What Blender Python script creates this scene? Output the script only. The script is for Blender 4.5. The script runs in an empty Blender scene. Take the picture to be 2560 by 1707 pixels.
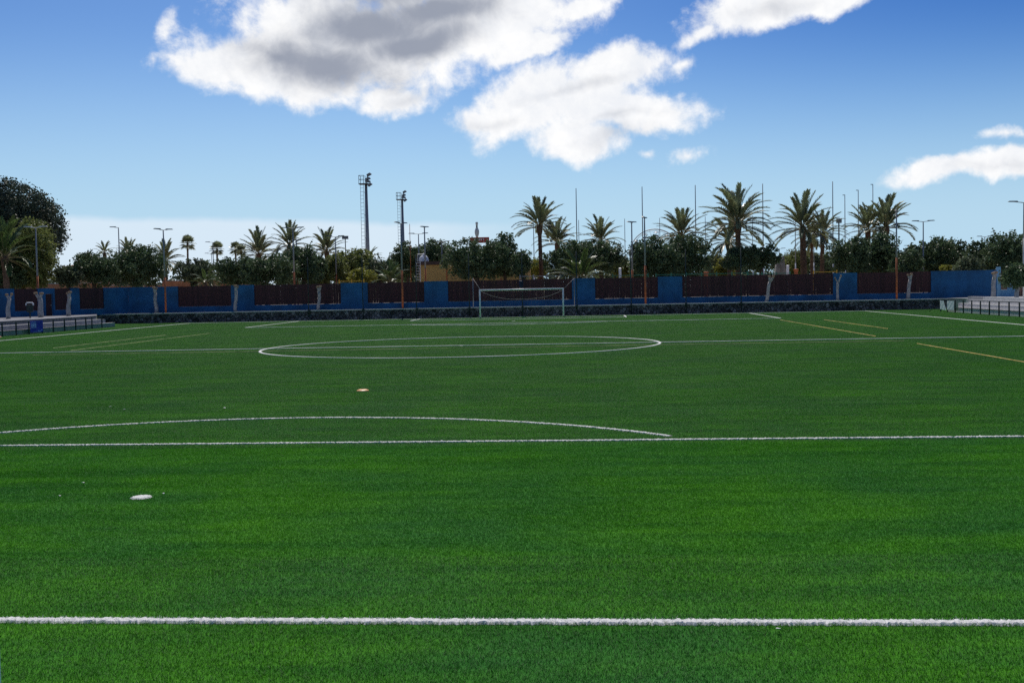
import bpy, math, random
import numpy as np
from mathutils import Vector, Matrix

# ------------------------------------------------------------------ camera
SC = bpy.context.scene
COL = SC.collection
FPX, PITCH, YAW, ROLL = 2647.01 * 1.08844, 0.046227, -0.065057, -0.019669   # focal length in photo pixels
CAM = np.array([5.825, -3.565, 2.634])
_fw = np.array([math.sin(YAW), math.cos(YAW), 0]); _rt = np.array([math.cos(YAW), -math.sin(YAW), 0]); _up = np.array([0, 0, 1.])
_F = _fw * math.cos(PITCH) - _up * math.sin(PITCH); _U = _up * math.cos(PITCH) + _fw * math.sin(PITCH)
_R = _rt * math.cos(ROLL) + _U * math.sin(ROLL); _V = _U * math.cos(ROLL) - _rt * math.sin(ROLL)
cd = bpy.data.cameras.new('camera'); cam = bpy.data.objects.new('camera', cd); COL.objects.link(cam)
cam.matrix_world = Matrix([[_R[0], _V[0], -_F[0], CAM[0]], [_R[1], _V[1], -_F[1], CAM[1]], [_R[2], _V[2], -_F[2], CAM[2]], [0, 0, 0, 1]])
cd.sensor_fit = 'HORIZONTAL'; cd.sensor_width = 36; cd.lens = 36 * FPX / 2560
cd.clip_start = .05; cd.clip_end = 6000
SC.camera = cam

def ray(u, v): return _F + _R * (u - 1280) / FPX - _V * (v - 853.5) / FPX
def G(u, v, z=0.):                      # photo pixel -> point on the level z
    d = ray(u, v); return CAM + d * (z - CAM[2]) / d[2]
def P(u, v, Y):                         # photo pixel -> point on the vertical plane at distance Y
    d = ray(u, v); return CAM + d * (Y - CAM[1]) / d[1]
def PPM(Y): return FPX / (Y - CAM[1])   # photo pixels per metre there

# ------------------------------------------------------------------ node helper
class E:
    """a node socket with arithmetic"""
    def __init__(s, nt, sock): s.nt, s.s = nt, sock
    def _m(s, op, *a, clamp=False):
        n = s.nt.nodes.new('ShaderNodeMath'); n.operation = op; n.use_clamp = clamp
        for i, x in enumerate((s,) + a):
            if isinstance(x, E): s.nt.links.new(x.s, n.inputs[i])
            else: n.inputs[i].default_value = x
        return E(s.nt, n.outputs[0])
    def __add__(s, o): return s._m('ADD', o)
    __radd__ = __add__
    def __sub__(s, o): return s._m('SUBTRACT', o)
    def __mul__(s, o): return s._m('MULTIPLY', o)
    __rmul__ = __mul__
    def rsub(s, c): return (s * -1.) + c
    def max(s, o): return s._m('MAXIMUM', o)
    def smax(s, o, k): return s._m('SMOOTH_MAX', o, k)
    def smooth(s, a, b, lo=0., hi=1.):
        n = s.nt.nodes.new('ShaderNodeMapRange'); n.interpolation_type = 'SMOOTHSTEP'
        s.nt.links.new(s.s, n.inputs['Value'])
        for k, x in zip(('From Min', 'From Max', 'To Min', 'To Max'), (a, b, lo, hi)): n.inputs[k].default_value = x
        return E(s.nt, n.outputs[0])
def noise(nt, vec, scale, detail=2., rough=.5, dist=0., dims='3D'):
    n = nt.nodes.new('ShaderNodeTexNoise'); n.noise_dimensions = dims
    nt.links.new(vec, n.inputs['Vector'])
    n.inputs['Scale'].default_value = scale; n.inputs['Detail'].default_value = detail
    n.inputs['Roughness'].default_value = rough; n.inputs['Distortion'].default_value = dist
    return E(nt, n.outputs['Fac'])
def mixc(nt, f, a, b):
    n = nt.nodes.new('ShaderNodeMix'); n.data_type = 'RGBA'
    for i, x in ((0, f), (6, a), (7, b)):
        if isinstance(x, E): nt.links.new(x.s, n.inputs[i])
        elif hasattr(x, 'is_output'): nt.links.new(x, n.inputs[i])
        elif isinstance(x, (int, float)): n.inputs[i].default_value = x
        else: n.inputs[i].default_value = (*x[:3], 1)
    return n.outputs[2]

# ------------------------------------------------------------------ world: sky with cumulus
SUN_AZ, SUN_EL = math.radians(-8), math.radians(52)       # azimuth from +Y towards +X
w = bpy.data.worlds.new('World'); SC.world = w; w.use_nodes = True
nt = w.node_tree; nt.nodes.clear()
out = nt.nodes.new('ShaderNodeOutputWorld'); bg = nt.nodes.new('ShaderNodeBackground')
nt.links.new(bg.outputs[0], out.inputs[0]); SKY_S = 0.1; bg.inputs[1].default_value = SKY_S
sky = nt.nodes.new('ShaderNodeTexSky'); sky.sky_type = 'NISHITA'; sky.sun_disc = False
sky.sun_elevation = SUN_EL; sky.sun_rotation = SUN_AZ
sky.air_density = 1.0; sky.dust_density = 0.25; sky.ozone_density = 2.2
tc = nt.nodes.new('ShaderNodeTexCoord'); DIR = tc.outputs['Generated']
sep = nt.nodes.new('ShaderNodeSeparateXYZ'); nt.links.new(DIR, sep.inputs[0])
dx, dy, dz = (E(nt, sep.outputs[i]) for i in range(3))
AZ = dx._m('ARCTAN2', dy); EL = dz._m('ARCSINE')
# warp the lookup a little so that outlines billow
n1 = noise(nt, DIR, 14., 5., .55); n2 = noise(nt, DIR, 17., 5., .55, .3)
WAZ = AZ + (n1 - .5) * .036; WEL = EL + (n2 - .5) * .028
K = 1.08844
def ell(u, v, rx, ry, rot=0.):          # a cloud body given by its place in the sky (photo pixels of the 2352 px view)
    d = ray(u * K, v * K); d = d / np.linalg.norm(d)
    a0, e0 = math.atan2(d[0], d[1]), math.asin(d[2]); c, s = math.cos(math.radians(rot) + ROLL), math.sin(math.radians(rot) + ROLL)
    rx, ry = rx / 2647., ry / 2647.
    A, B = WAZ - a0, WEL - e0
    p, q = (A * c + B * -s) * (1 / rx), (A * s + B * c) * (1 / ry)
    return (p * p + q * q)._m('SQRT').rsub(1.) * min(1., max(.3, math.sqrt(rx * ry) * 2647. / 85.))
def union(lst, k=.12):
    r = lst[0]
    for x in lst[1:]: r = r.smax(x, k)
    return r
body = union([ell(*a) for a in (
    (640, 165, 265, 82, 10), (800, 90, 318, 146, 6), (1080, 50, 330, 108, -4), (900, 232, 88, 42, 0), (1215, 108, 150, 40, -14), (520, 150, 165, 50, 4), (900, -80, 420, 120, 0), (1340, 20, 90, 30, -10),
    (1215, 235, 190, 88, -24), (1420, 163, 150, 62, -4), (1340, 228, 180, 72, -4), (1430, 262, 205, 58, 3), (1330, 325, 135, 60, 4), (1110, 282, 105, 36, 0),
    (1775, 12, 215, 62, -8), (1620, 72, 80, 24, -30), (1900, -10, 150, 50, -15),
    (380, 60, 24, 40, 15), (1577, 357, 46, 18, 0), (1575, 160, 40, 20, -20), (2312, 312, 62, 17, 3), (2165, 392, 125, 33, -7), (2330, 371, 170, 35, -3), (1490, 352, 26, 10, 0), (355, 130, 22, 12, -30))])
far = noise(nt, DIR, 2.6, 3., .5).smooth(.56, .8, -.35, .7)                     # the same fair-weather cumulus all round
inview = AZ._m('ABSOLUTE').smooth(.55, .8).max(EL.smooth(.36, .55))
body = body._m('MINIMUM', 1.) * inview.rsub(1.) + far * inview
f1 = noise(nt, DIR, 27., 10., .64, .2)
f3 = noise(nt, DIR, 75., 5., .6, .3)
dens = body * 1.1 + (f1 - .5) * 1.15 + (f3 - .5) * .42
alpha = dens.smooth(-.05, .48)
# thick parts, seen from below against the sun, are grey
core = union([ell(*a) for a in ((870, 60, 250, 66, -8), (735, 150, 190, 66, 8), (640, 140, 110, 36, 20), (960, 95, 170, 52, -14), (1010, 20, 190, 45, 0), (900, -60, 260, 90, 0))], .25)
core2 = union([ell(*a) for a in ((1420, 318, 110, 30, -8), (1110, 292, 90, 16, -5), (930, 228, 70, 22, -12), (1330, 205, 140, 20, -8), (1420, 275, 120, 18, -6), (1780, 20, 120, 26, 0), (2300, 385, 90, 16, 0))], .15)
f2 = noise(nt, DIR, 30., 6., .6, .4)
grey = (core + (f2 - .5) * .95).smooth(-.30, .80) .max((core2 + (f2 - .5) * 1.1).smooth(-.1, .8) * .42)
grey = grey.max((far + (f2 - .5) * .8).smooth(.35, .9) * inview * .7)
relief = (f1 - .5).smooth(-.22, .22)
white = mixc(nt, relief, (.86, .885, .93), (1.02, 1.02, 1.02))
ccol = mixc(nt, grey * .92, white, (.27, .305, .39))
# low bank of stratus on the left horizon
dL = ray(130 * K, 500 * K); dR = ray(900 * K, 520 * K)
aL, aR = math.atan2(dL[0], dL[1]), math.atan2(dR[0], dR[1]); eT = math.asin((dL / np.linalg.norm(dL))[2])
band = (EL + (n1 - .5) * .012 + (AZ - aL) * .022).smooth(eT - .004, eT + .004, 1., 0.) * AZ.smooth(aR - .02, aR + .16, 1., 0.) * .62
def vscale(sock, k):
    n = nt.nodes.new('ShaderNodeVectorMath'); n.operation = 'SCALE'; nt.links.new(sock, n.inputs[0])
    if isinstance(k, E): nt.links.new(k.s, n.inputs[3])
    else: n.inputs[3].default_value = k
    return n.outputs[0]
gam = nt.nodes.new('ShaderNodeGamma'); gam.inputs[1].default_value = 1.45; nt.links.new(vscale(sky.outputs[0], SKY_S), gam.inputs[0])
tint = nt.nodes.new('ShaderNodeVectorMath'); tint.operation = 'MULTIPLY'; nt.links.new(gam.outputs[0], tint.inputs[0]); tint.inputs[1].default_value = (.68, .80, .96)
low = EL.smooth(.0, .235, .93, 0.)                                                # clear pale blue air down to the horizon
base = mixc(nt, low, tint.outputs[0], (.475, .695, .885))
side = (AZ + .33)._m('ABSOLUTE').smooth(.05, .75) * EL.smooth(.04, .26)          # deeper blue away from the sun's side
deep = nt.nodes.new('ShaderNodeVectorMath'); deep.operation = 'MULTIPLY'; nt.links.new(base, deep.inputs[0]); deep.inputs[1].default_value = (.40, .62, .84)
skyf = vscale(mixc(nt, side, base, deep.outputs[0]), 1 / SKY_S)
ms = nt.nodes.new('ShaderNodeVectorMath'); ms.operation = 'SCALE'; nt.links.new(ccol, ms.inputs[0]); ms.inputs[3].default_value = 1 / SKY_S
c1 = mixc(nt, band, skyf, (.80 / SKY_S, .88 / SKY_S, .97 / SKY_S))
nt.links.new(mixc(nt, alpha, c1, ms.outputs[0]), bg.inputs[0])
w.cycles.sampling_method = 'MANUAL'; w.cycles.sample_map_resolution = 1024

sl = bpy.data.lights.new('sun', 'SUN'); sl.energy = 3.6; sl.angle = math.radians(.55); sl.color = (1, .95, .87)
so = bpy.data.objects.new('sun', sl); COL.objects.link(so)
so.rotation_euler = Vector((math.sin(SUN_AZ) * math.cos(SUN_EL), math.cos(SUN_AZ) * math.cos(SUN_EL), math.sin(SUN_EL))).to_track_quat('Z', 'Y').to_euler()
SC.view_settings.view_transform = 'Standard'; SC.view_settings.look = 'None'; SC.view_settings.gamma = 1
SC.view_settings.exposure = 0.; SC.view_settings.use_curve_mapping = False
SC.cycles.max_bounces = 6; SC.cycles.diffuse_bounces = 3; SC.cycles.glossy_bounces = 2; SC.cycles.transmission_bounces = 3; SC.cycles.transparent_max_bounces = 8
SC.cycles.use_denoising = False
SC.cycles.caustics_reflective = False; SC.cycles.caustics_refractive = False

# ------------------------------------------------------------------ materials
def mat(name, col, rough=.7, var=.25, scale=3., bump=0., col2=None, metal=0., trans=0., spec=.5, rnd=0., bscale=None, coord='Object'):
    m = bpy.data.materials.new(name); m.use_nodes = True; t = m.node_tree
    b = t.nodes['Principled BSDF']; b.inputs['Roughness'].default_value = rough; b.inputs['Metallic'].default_value = metal
    b.inputs['Specular IOR Level'].default_value = spec
    tcx = t.nodes.new('ShaderNodeNewGeometry').outputs['Position'] if coord == 'World' else t.nodes.new('ShaderNodeTexCoord').outputs[coord]
    c2 = col2 or tuple(x * (1 - var) for x in col); c1 = col if col2 else tuple(min(1, x * (1 + var)) for x in col)
    f = noise(t, tcx, scale, 5., .6).smooth(.3, .7)
    c = mixc(t, f, c1, c2)
    if rnd:
        oi = t.nodes.new('ShaderNodeObjectInfo'); r = E(t, oi.outputs['Random'])
        v = t.nodes.new('ShaderNodeHueSaturation'); t.links.new(c, v.inputs['Color']); t.links.new((r * (2 * rnd) + (1 - rnd)).s, v.inputs['Value']); c = v.outputs[0]
    t.links.new(c, b.inputs['Base Color'])
    if bump:
        bn = t.nodes.new('ShaderNodeBump'); bn.inputs['Strength'].default_value = bump; bn.inputs['Distance'].default_value = .03
        t.links.new(noise(t, tcx, bscale or scale * 6, 4., .6).s, bn.inputs['Height']); t.links.new(bn.outputs[0], b.inputs['Normal'])
    if trans:
        tr = t.nodes.new('ShaderNodeBsdfTranslucent'); t.links.new(c, tr.inputs[0]); mx = t.nodes.new('ShaderNodeMixShader'); mx.inputs[0].default_value = trans
        t.links.new(b.outputs[0], mx.inputs[1]); t.links.new(tr.outputs[0], mx.inputs[2]); t.links.new(mx.outputs[0], t.nodes['Material Output'].inputs[0])
    return m
M = {}
M['blue'] = mat('blue_paint', (.011, .105, .245), .75, .28, .7, .1)
M['paleblue'] = mat('pale_blue_wall', (.20, .42, .60), .8, .12, 1.5, .1)  # lighter blue tone for the entrance wall
M['wood'] = mat('dark_brown_timber', (.052, .016, .017), .75, .3, 4., .2, rnd=.25)
M['door'] = mat('brown_door', (.16, .055, .03), .6, .2, 3.)
M['conc'] = mat('concrete', (.31, .31, .32), .85, .14, 2.5, .2)
M['concl'] = mat('pale_concrete', (.56, .55, .54), .85, .12, 2.5, .15)
M['concd'] = mat('weathered_concrete', (.20, .20, .215), .9, .2, 2., .2)
M['pave'] = mat('terrace_paving', (.45, .42, .39), .9, .18, 1.5, .1)
M['mortar'] = mat('mortar', (.022, .021, .023), .95, .3, 5.)
M['stone'] = mat('lava_stone', (.15, .13, .135), .9, .5, 5., .5, rnd=.85)
M['steel'] = mat('grey_steel', (.26, .28, .31), .5, .12, 3., metal=.25)
M['dsteel'] = mat('dark_steel', (.06, .07, .08), .5, .15, 3., metal=.2)
M['orange'] = mat('rusty_orange_paint', (.46, .13, .045), .7, .3, 4.)
M['lampc'] = mat('lamp_grey', (.16, .18, .20), .5, .1, 3.)
M['lampw'] = mat('lamp_pale', (.6, .62, .6), .5, .1, 3.)
M['green'] = mat('dark_green_paint', (.012, .03, .028), .6, .2, 3.)
M['lgreen'] = mat('park_green_paint', (.04, .22, .13), .6, .2, 3.)
M['cord'] = mat('net_cord', (.02, .05, .045), .8, .1, 3.)
M['wcord'] = mat('white_net_cord', (.42, .4, .38), .8, .1, 3.)
M['wmetal'] = mat('white_painted_metal', (.88, .88, .88), .35, .06, 3.)
M['yellow'] = mat('yellow_render', (.62, .40, .13), .85, .12, 1.2, .1)
M['ypaint'] = mat('yellow_paint', (.66, .38, .03), .6, .15, 2.)
M['terra'] = mat('terracotta_render', (.46, .23, .12), .85, .2, 1.)
M['peach'] = mat('peach_render', (.70, .45, .30), .85, .1, 1.)
M['roof'] = mat('brown_roof', (.10, .06, .045), .8, .2, 2.)
M['glass'] = mat('window_glass', (.03, .04, .05), .1, .1, 1.)
M['white'] = mat('white_plastic', (.88, .88, .88), .45, .05, 2.)
M['red'] = mat('red_sign_panel', (.42, .05, .04), .6, .15, 1.)
M['banner'] = mat('blue_banner', (.012, .02, .42), .5, .15, 2.)
M['bannerw'] = mat('banner_print', (.40, .45, .85), .6, .1, 2.)
M['dblue'] = mat('dark_blue_cloth', (.012, .018, .05), .8, .2, 4.)
M['obel'] = mat('grey_stone', (.30, .29, .27), .9, .3, 1.5, .3)
M['stump'] = mat('grey_bark', (.40, .38, .36), .9, .25, 3., .4)
M['cut'] = mat('sawn_wood', (.30, .21, .13), .9, .25, 4.)
M['bark'] = mat('brown_bark', (.13, .09, .06), .95, .35, 3., .5)
M['pbark'] = mat('palm_bark', (.155, .095, .06), .95, .35, 5., .8, bscale=14)
M['leaf_dark'] = mat('ficus_leaf', (.105, .155, .072), .45, .45, .9, trans=.22, coord='World', spec=.18)
M['leaf_grey'] = mat('grey_green_leaf', (.13, .165, .09), .55, .45, .9, trans=.25, coord='World', spec=.18)
M['leaf_olive'] = mat('olive_leaf', (.19, .22, .07), .5, .4, .8, trans=.35, coord='World', spec=.18)
M['leaf_brown'] = mat('dark_conifer_leaf', (.080, .105, .072), .55, .45, .7, trans=.15, coord='World', spec=.18)
M['leaf_lime'] = mat('yellow_green_leaf', (.24, .25, .05), .5, .4, .8, trans=.4, coord='World', spec=.18)
M['frond'] = mat('palm_frond', (.235, .27, .14), .38, .35, .8, trans=.28, coord='World', rnd=.2)
M['frondg'] = mat('green_palm_frond', (.11, .17, .05), .42, .35, .8, trans=.3, coord='World', rnd=.2)
M['rachis'] = mat('palm_rachis', (.24, .20, .09), .6, .2, 2.)
M['ochre'] = mat('orange_plastic', (.80, .38, .10), .5, .08, 3.)
M['pink'] = mat('terracotta_kerb', (.62, .30, .20), .8, .15, 4.)
M['litter'] = mat('white_paper', (.75, .75, .72), .8, .06, 6.)
M['ground'] = mat('sandy_ground', (.36, .30, .23), .95, .25, .25, .1, coord='World')
M['soil'] = mat('far_ground', (.20, .19, .13), .95, .3, .05, coord='World')

def turf_mat(name, blade):
    m = bpy.data.materials.new(name); m.use_nodes = True; t = m.node_tree; b = t.nodes['Principled BSDF']
    pos = t.nodes.new('ShaderNodeNewGeometry').outputs['Position']
    mp = t.nodes.new('ShaderNodeMapping'); mp.inputs['Scale'].default_value = (.28, 1.5, 1); t.links.new(pos, mp.inputs[0])
    a = noise(t, mp.outputs[0], 1.0, 6., .68).smooth(.33, .68)
    c = mixc(t, a, (.026, .156, .005), (.070, .270, .007))  # lighter cross-pitch streaks paint the sheen of leaning fibres into the colour
    g = noise(t, pos, .35, 4., .6).smooth(.35, .7)
    c = mixc(t, g * .6, c, (.026, .150, .030))
    if blade:
        sp = t.nodes.new('ShaderNodeSeparateXYZ'); t.links.new(pos, sp.inputs[0])
        tip = E(t, sp.outputs[2]).smooth(.006, .034, .0, 1.)
        fine = noise(t, pos, 60., 2., .5).smooth(.35, .75)
        c = mixc(t, tip * fine, c, (.080, .30, .040))
    t.links.new(c, b.inputs['Base Color'])
    b.inputs['Roughness'].default_value = .62 if blade else .9; b.inputs['Specular IOR Level'].default_value = .16 if blade else .1
    if blade:
        tr = t.nodes.new('ShaderNodeBsdfTranslucent'); t.links.new(c, tr.inputs[0]); mx = t.nodes.new('ShaderNodeMixShader'); mx.inputs[0].default_value = .35
        t.links.new(b.outputs[0], mx.inputs[1]); t.links.new(tr.outputs[0], mx.inputs[2]); t.links.new(mx.outputs[0], t.nodes['Material Output'].inputs[0])
    return m
M['turf'] = turf_mat('turf_backing', False); M['blade'] = turf_mat('turf_fibre', True)
M['line'] = mat('white_turf_fibre', (.90, .89, .87), .7, .04, 20., coord='World', trans=.2, spec=.2)
M['yline'] = mat('yellow_turf_fibre', (.50, .33, .05), .7, .35, 3., coord='World')
M['fline'] = mat('faded_line_fibre', (.30, .33, .12), .8, .45, 1.2, coord='World')

# ------------------------------------------------------------------ mesh helpers
class MB:
    def __init__(s): s.v, s.f = [], []
    def add(s, v, f):
        o = len(s.v); s.v += [tuple(map(float, x)) for x in v]; s.f += [tuple(i + o for i in q) for q in f]; return s
    def box(s, x0, x1, y0, y1, z0, z1, rot=0., org=(0, 0, 0)):
        c, q = math.cos(rot), math.sin(rot)
        v = [(x * c - y * q + org[0], x * q + y * c + org[1], z + org[2]) for z in (z0, z1) for x, y in ((x0, y0), (x1, y0), (x1, y1), (x0, y1))]
        return s.add(v, [(3, 2, 1, 0), (4, 5, 6, 7), (0, 1, 5, 4), (1, 2, 6, 5), (2, 3, 7, 6), (3, 0, 4, 7)])
    def tube(s, pts, rad, n=8, cap=True):
        pts = [Vector(p) for p in pts]; k = len(pts)
        rad = rad if hasattr(rad, '__len__') else [rad] * k
        v = []; f = []
        for i, p in enumerate(pts):
            d = (pts[min(i + 1, k - 1)] - pts[max(i - 1, 0)]).normalized()
            a = d.cross(Vector((0, 1, 0)) if abs(d.y) < .9 else Vector((1, 0, 0))).normalized(); b = d.cross(a)
            v += [p + (a * math.cos(6.28318 * j / n) + b * math.sin(6.28318 * j / n)) * rad[i] for j in range(n)]
        for i in range(k - 1):
            f += [(i * n + j, i * n + (j + 1) % n, (i + 1) * n + (j + 1) % n, (i + 1) * n + j) for j in range(n)]
        if cap: f += [tuple(reversed(range(n))), tuple((k - 1) * n + j for j in range(n))]
        return s.add(v, f)
    def lathe(s, prof, n=16, org=(0, 0, 0)):
        v = [(org[0] + r * math.cos(6.28318 * j / n), org[1] + r * math.sin(6.28318 * j / n), org[2] + z) for r, z in prof for j in range(n)]
        f = [(i * n + j, i * n + (j + 1) % n, (i + 1) * n + (j + 1) % n, (i + 1) * n + j) for i in range(len(prof) - 1) for j in range(n)]
        f += [tuple(reversed(range(n))), tuple((len(prof) - 1) * n + j for j in range(n))]
        return s.add(v, f)
    def mesh(s, name, m, smooth=False):
        me = bpy.data.meshes.new(name); me.from_pydata(s.v, [], s.f); me.materials.append(m)
        if smooth: me.polygons.foreach_set('use_smooth', [True] * len(me.polygons))
        me.update(); return me
    def obj(s, name, m, parent=None, smooth=False, loc=None):
        return link(name, s.mesh(name, m, smooth), parent, loc)
def link(name, me, parent=None, loc=None, rot=None, sc=None):
    o = bpy.data.objects.new(name, me); COL.objects.link(o)
    if parent is not None: o.parent = parent
    if loc is not None: o.location = loc
    if rot is not None: o.rotation_euler = rot
    if sc is not None: o.scale = sc
    return o
def fast_mesh(name, verts, nper, m, smooth=False):            # polygons with nper own vertices each
    me = bpy.data.meshes.new(name); verts = np.asarray(verts, dtype=np.float32).reshape(-1, 3); n = len(verts); k = n // nper
    me.vertices.add(n); me.vertices.foreach_set('co', verts.ravel())
    me.loops.add(n); me.loops.foreach_set('vertex_index', np.arange(n, dtype=np.int32))
    me.polygons.add(k); me.polygons.foreach_set('loop_start', np.arange(0, n, nper, dtype=np.int32))
    me.materials.append(m); me.update(calc_edges=True); return me
def thing(name, label, cat, loc=(0, 0, 0), rz=0., group=None):
    o = bpy.data.objects.new(name, None); COL.objects.link(o); o.location = tuple(map(float, loc)); o.rotation_euler = (0, 0, rz)
    return tag(o, label, cat, group)
def tag(o, label, cat, group=None):
    o['label'] = label; o['category'] = cat
    if group: o['group'] = group
    return o
def struct(o, label=None):
    o['kind'] = 'structure'
    if label: o['label'] = label
    return o
rng = np.random.default_rng(7); random.seed(7)

# ------------------------------------------------------------------ setting: ground, pitch, terraces
L, ZT = 99.26, .90
YS, YW = 102., 105.                                           # stone wall face, blue wall face
def sheet(name, x0, x1, y0, y1, z, m, label):
    return struct(MB().add([(x0, y0, z), (x1, y0, z), (x1, y1, z), (x0, y1, z)], [(0, 1, 2, 3)]).obj(name, m), label)
sheet('ground', -3000, 3000, -300, 5000, -.06, M['soil'], 'dry ground reaching away to the horizon')
sheet('artificial_turf', -46, 44, -12, YS + .2, 0., M['turf'], 'green artificial turf of the football pitch')
sheet('park_ground', -260, 260, YW + .25, 700, ZT - .02, M['ground'], 'sandy ground of the park behind the blue wall')
struct(MB().box(-70, 75, YS + .2, YW + .02, -.05, ZT).obj('terrace', M['pave']), 'paved terrace between stone wall and blue wall')

# fibres of the turf: one 2 m patch of real blades, laid over the pitch
nb = 25000
bx = rng.uniform(-1, 1, (nb, 2)); ang = rng.uniform(0, 2 * np.pi, nb); hgt = rng.uniform(.012, .028, nb); wd = rng.uniform(.0022, .0046, nb)
lean = rng.uniform(.006, .044, nb); la = np.pi / 2 + rng.normal(0, 1.15, nb)
side = np.c_[np.cos(ang), np.sin(ang), np.zeros(nb)] * wd[:, None] * .5
b0 = np.c_[bx, np.zeros(nb)]; b1 = b0 + np.c_[np.cos(la) * lean * .35, np.sin(la) * lean * .35, hgt * .6]; b2 = b0 + np.c_[np.cos(la) * lean, np.sin(la) * lean, hgt]
quads = np.stack([b0 - side, b0 + side, b1 + side * .9, b1 - side * .9, b1 - side * .9, b1 + side * .9, b2 + side * .25, b2 - side * .25], 1)
tile = bpy.data.objects.new('turf_patch', fast_mesh('turf_patch', quads, 4, M['blade']))
nx, ny = 37, 52
gp = [(-36 + 2 * i, .6 + 2 * j, 0.) for i in range(nx) for j in range(ny) if abs(-36 + 2 * i - 5.8 + .06 * 2 * j) < .5 * (2 * j + 6) + 4]
pm = bpy.data.meshes.new('turf_fibre'); pm.from_pydata(gp, [], [])
at = pm.attributes.new('turn', 'FLOAT', 'POINT'); # the rolls are brushed one way or the other
at.data.foreach_set('value', np.array([math.pi if 7 < y < 15 else 0. for x, y, z in gp], dtype=np.float32))
at = pm.attributes.new('flip', 'FLOAT_VECTOR', 'POINT'); at.data.foreach_set('vector', np.array([(random.choice((-1, 1)), 1, random.uniform(.92, 1.08)) for _ in gp], dtype=np.float32).ravel())
pile = link('turf_fibre', pm); pile['kind'] = 'stuff'; pile['label'] = 'short green plastic fibres of the artificial turf'
gn = bpy.data.node_groups.new('lay_turf', 'GeometryNodeTree'); gn.interface.new_socket('Geometry', in_out='INPUT', socket_type='NodeSocketGeometry'); gn.interface.new_socket('Geometry', in_out='OUTPUT', socket_type='NodeSocketGeometry')
gi = gn.nodes.new('NodeGroupInput'); go = gn.nodes.new('NodeGroupOutput'); ip = gn.nodes.new('GeometryNodeInstanceOnPoints'); oi = gn.nodes.new('GeometryNodeObjectInfo'); na = gn.nodes.new('GeometryNodeInputNamedAttribute'); cx_ = gn.nodes.new('ShaderNodeCombineXYZ')
oi.inputs['Object'].default_value = tile; oi.inputs['As Instance'].default_value = True; na.data_type = 'FLOAT'; na.inputs['Name'].default_value = 'turn'
gn.links.new(gi.outputs[0], ip.inputs['Points']); gn.links.new(oi.outputs['Geometry'], ip.inputs['Instance'])
gn.links.new([o for o in na.outputs if o.enabled][0], cx_.inputs[2]); gn.links.new(cx_.outputs[0], ip.inputs['Rotation']); nf = gn.nodes.new('GeometryNodeInputNamedAttribute'); nf.data_type = 'FLOAT_VECTOR'; nf.inputs['Name'].default_value = 'flip'; gn.links.new([o for o in nf.outputs if o.enabled][0], ip.inputs['Scale']); gn.links.new(ip.outputs[0], go.inputs[0])
pile.modifiers.new('lay', 'NODES').node_group = gn

# painted (tufted) lines: low ridges of white fibre with ragged edges
def line(name, pts, width=.11, m='line', fine=False, closed=False, z=.031, edge=.010):
    pts = [np.array(p[:2], float) for p in pts]
    if closed: pts = pts + [pts[0]]
    step = .018 if fine else .6
    if not fine: z += .004
    cl = []
    for a, b in zip(pts[:-1], pts[1:]):
        n = max(1, int(np.linalg.norm(b - a) / step)); cl += [a + (b - a) * i / n for i in range(n)]
    cl.append(pts[-1]); cl = np.array(cl); d = np.gradient(cl, axis=0); d /= np.linalg.norm(d, axis=1)[:, None]; nrm = np.c_[-d[:, 1], d[:, 0]]
    n = len(cl); j = .009 if fine else .004
    wl, wr = (width / 2 + rng.normal(0, j, n) for _ in range(2)); zz = lambda: np.full(n, z) + rng.normal(0, .0035 if fine else .001, n)
    A = np.c_[cl + nrm * (wl + edge)[:, None], np.full(n, .003)]; B = np.c_[cl + nrm * wl[:, None] * .86, zz() - .002]; C = np.c_[cl, zz() + .002]
    D = np.c_[cl - nrm * wr[:, None] * .86, zz() - .002]; F = np.c_[cl - nrm * (wr + edge)[:, None], np.full(n, .003)]
    v = np.stack([A, B, C, D, F], 1).reshape(-1, 3)
    f = [(i * 5 + k, i * 5 + k + 1, i * 5 + 5 + k + 1, i * 5 + 5 + k) for i in range(n - 1) for k in range(4)]
    return struct(MB().add(v, f).obj(name, M[m]))
def arc(cx, cy, r, a0, a1, n=96): return [(cx + r * math.cos(math.radians(a0 + (a1 - a0) * i / n)), cy + r * math.sin(math.radians(a0 + (a1 - a0) * i / n))) for i in range(n + 1)]
HW = 30.22
def seen(u0, v0, u1, v1, x0, x1, z=.024):                       # a straight line on the ground through two points of the photograph
    a, b = G(u0 * K, v0 * K, z), G(u1 * K, v1 * K, z); k = (b[1] - a[1]) / (b[0] - a[0]); return [(x, a[1] + k * (x - a[0])) for x in (x0, x1)]
GA = seen(0, 1419.5, 2352, 1425.5, -9.16, 9.16); PA = seen(0, 1022, 2352, 1000.5, -20.16, 20.16)
line('goal_area_line', GA, .095, fine=True, z=.023, edge=.016)
line('penalty_area_line', PA, .085, fine=True, z=.025)
line('penalty_arc', arc(0, 10.98, 9.1, 37.2, 142.8), .085, fine=True, z=.025)
line('halfway_line', [(-HW, L / 2), (HW, L / 2)], .12)
line('centre_circle', arc(0, L / 2, 9.15, 0, 360)[:-1], .12, closed=True)
line('touchline', [(-HW, 0), (-HW, L)]); line('touchline', [(HW, 0), (HW, L)])
line('goal_line', [(-HW, L), (HW, L)])
line('penalty_area_line', [(-20.16, L), (-20.16, L - 16.5), (20.16, L - 16.5), (20.16, L)], .13)
line('goal_area_line', [(-9.16, L), (-9.16, L - 5.5), (9.16, L - 5.5), (9.16, L)], .13)
line('penalty_arc', arc(0, L - 11, 9.15, 217, 323))
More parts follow.
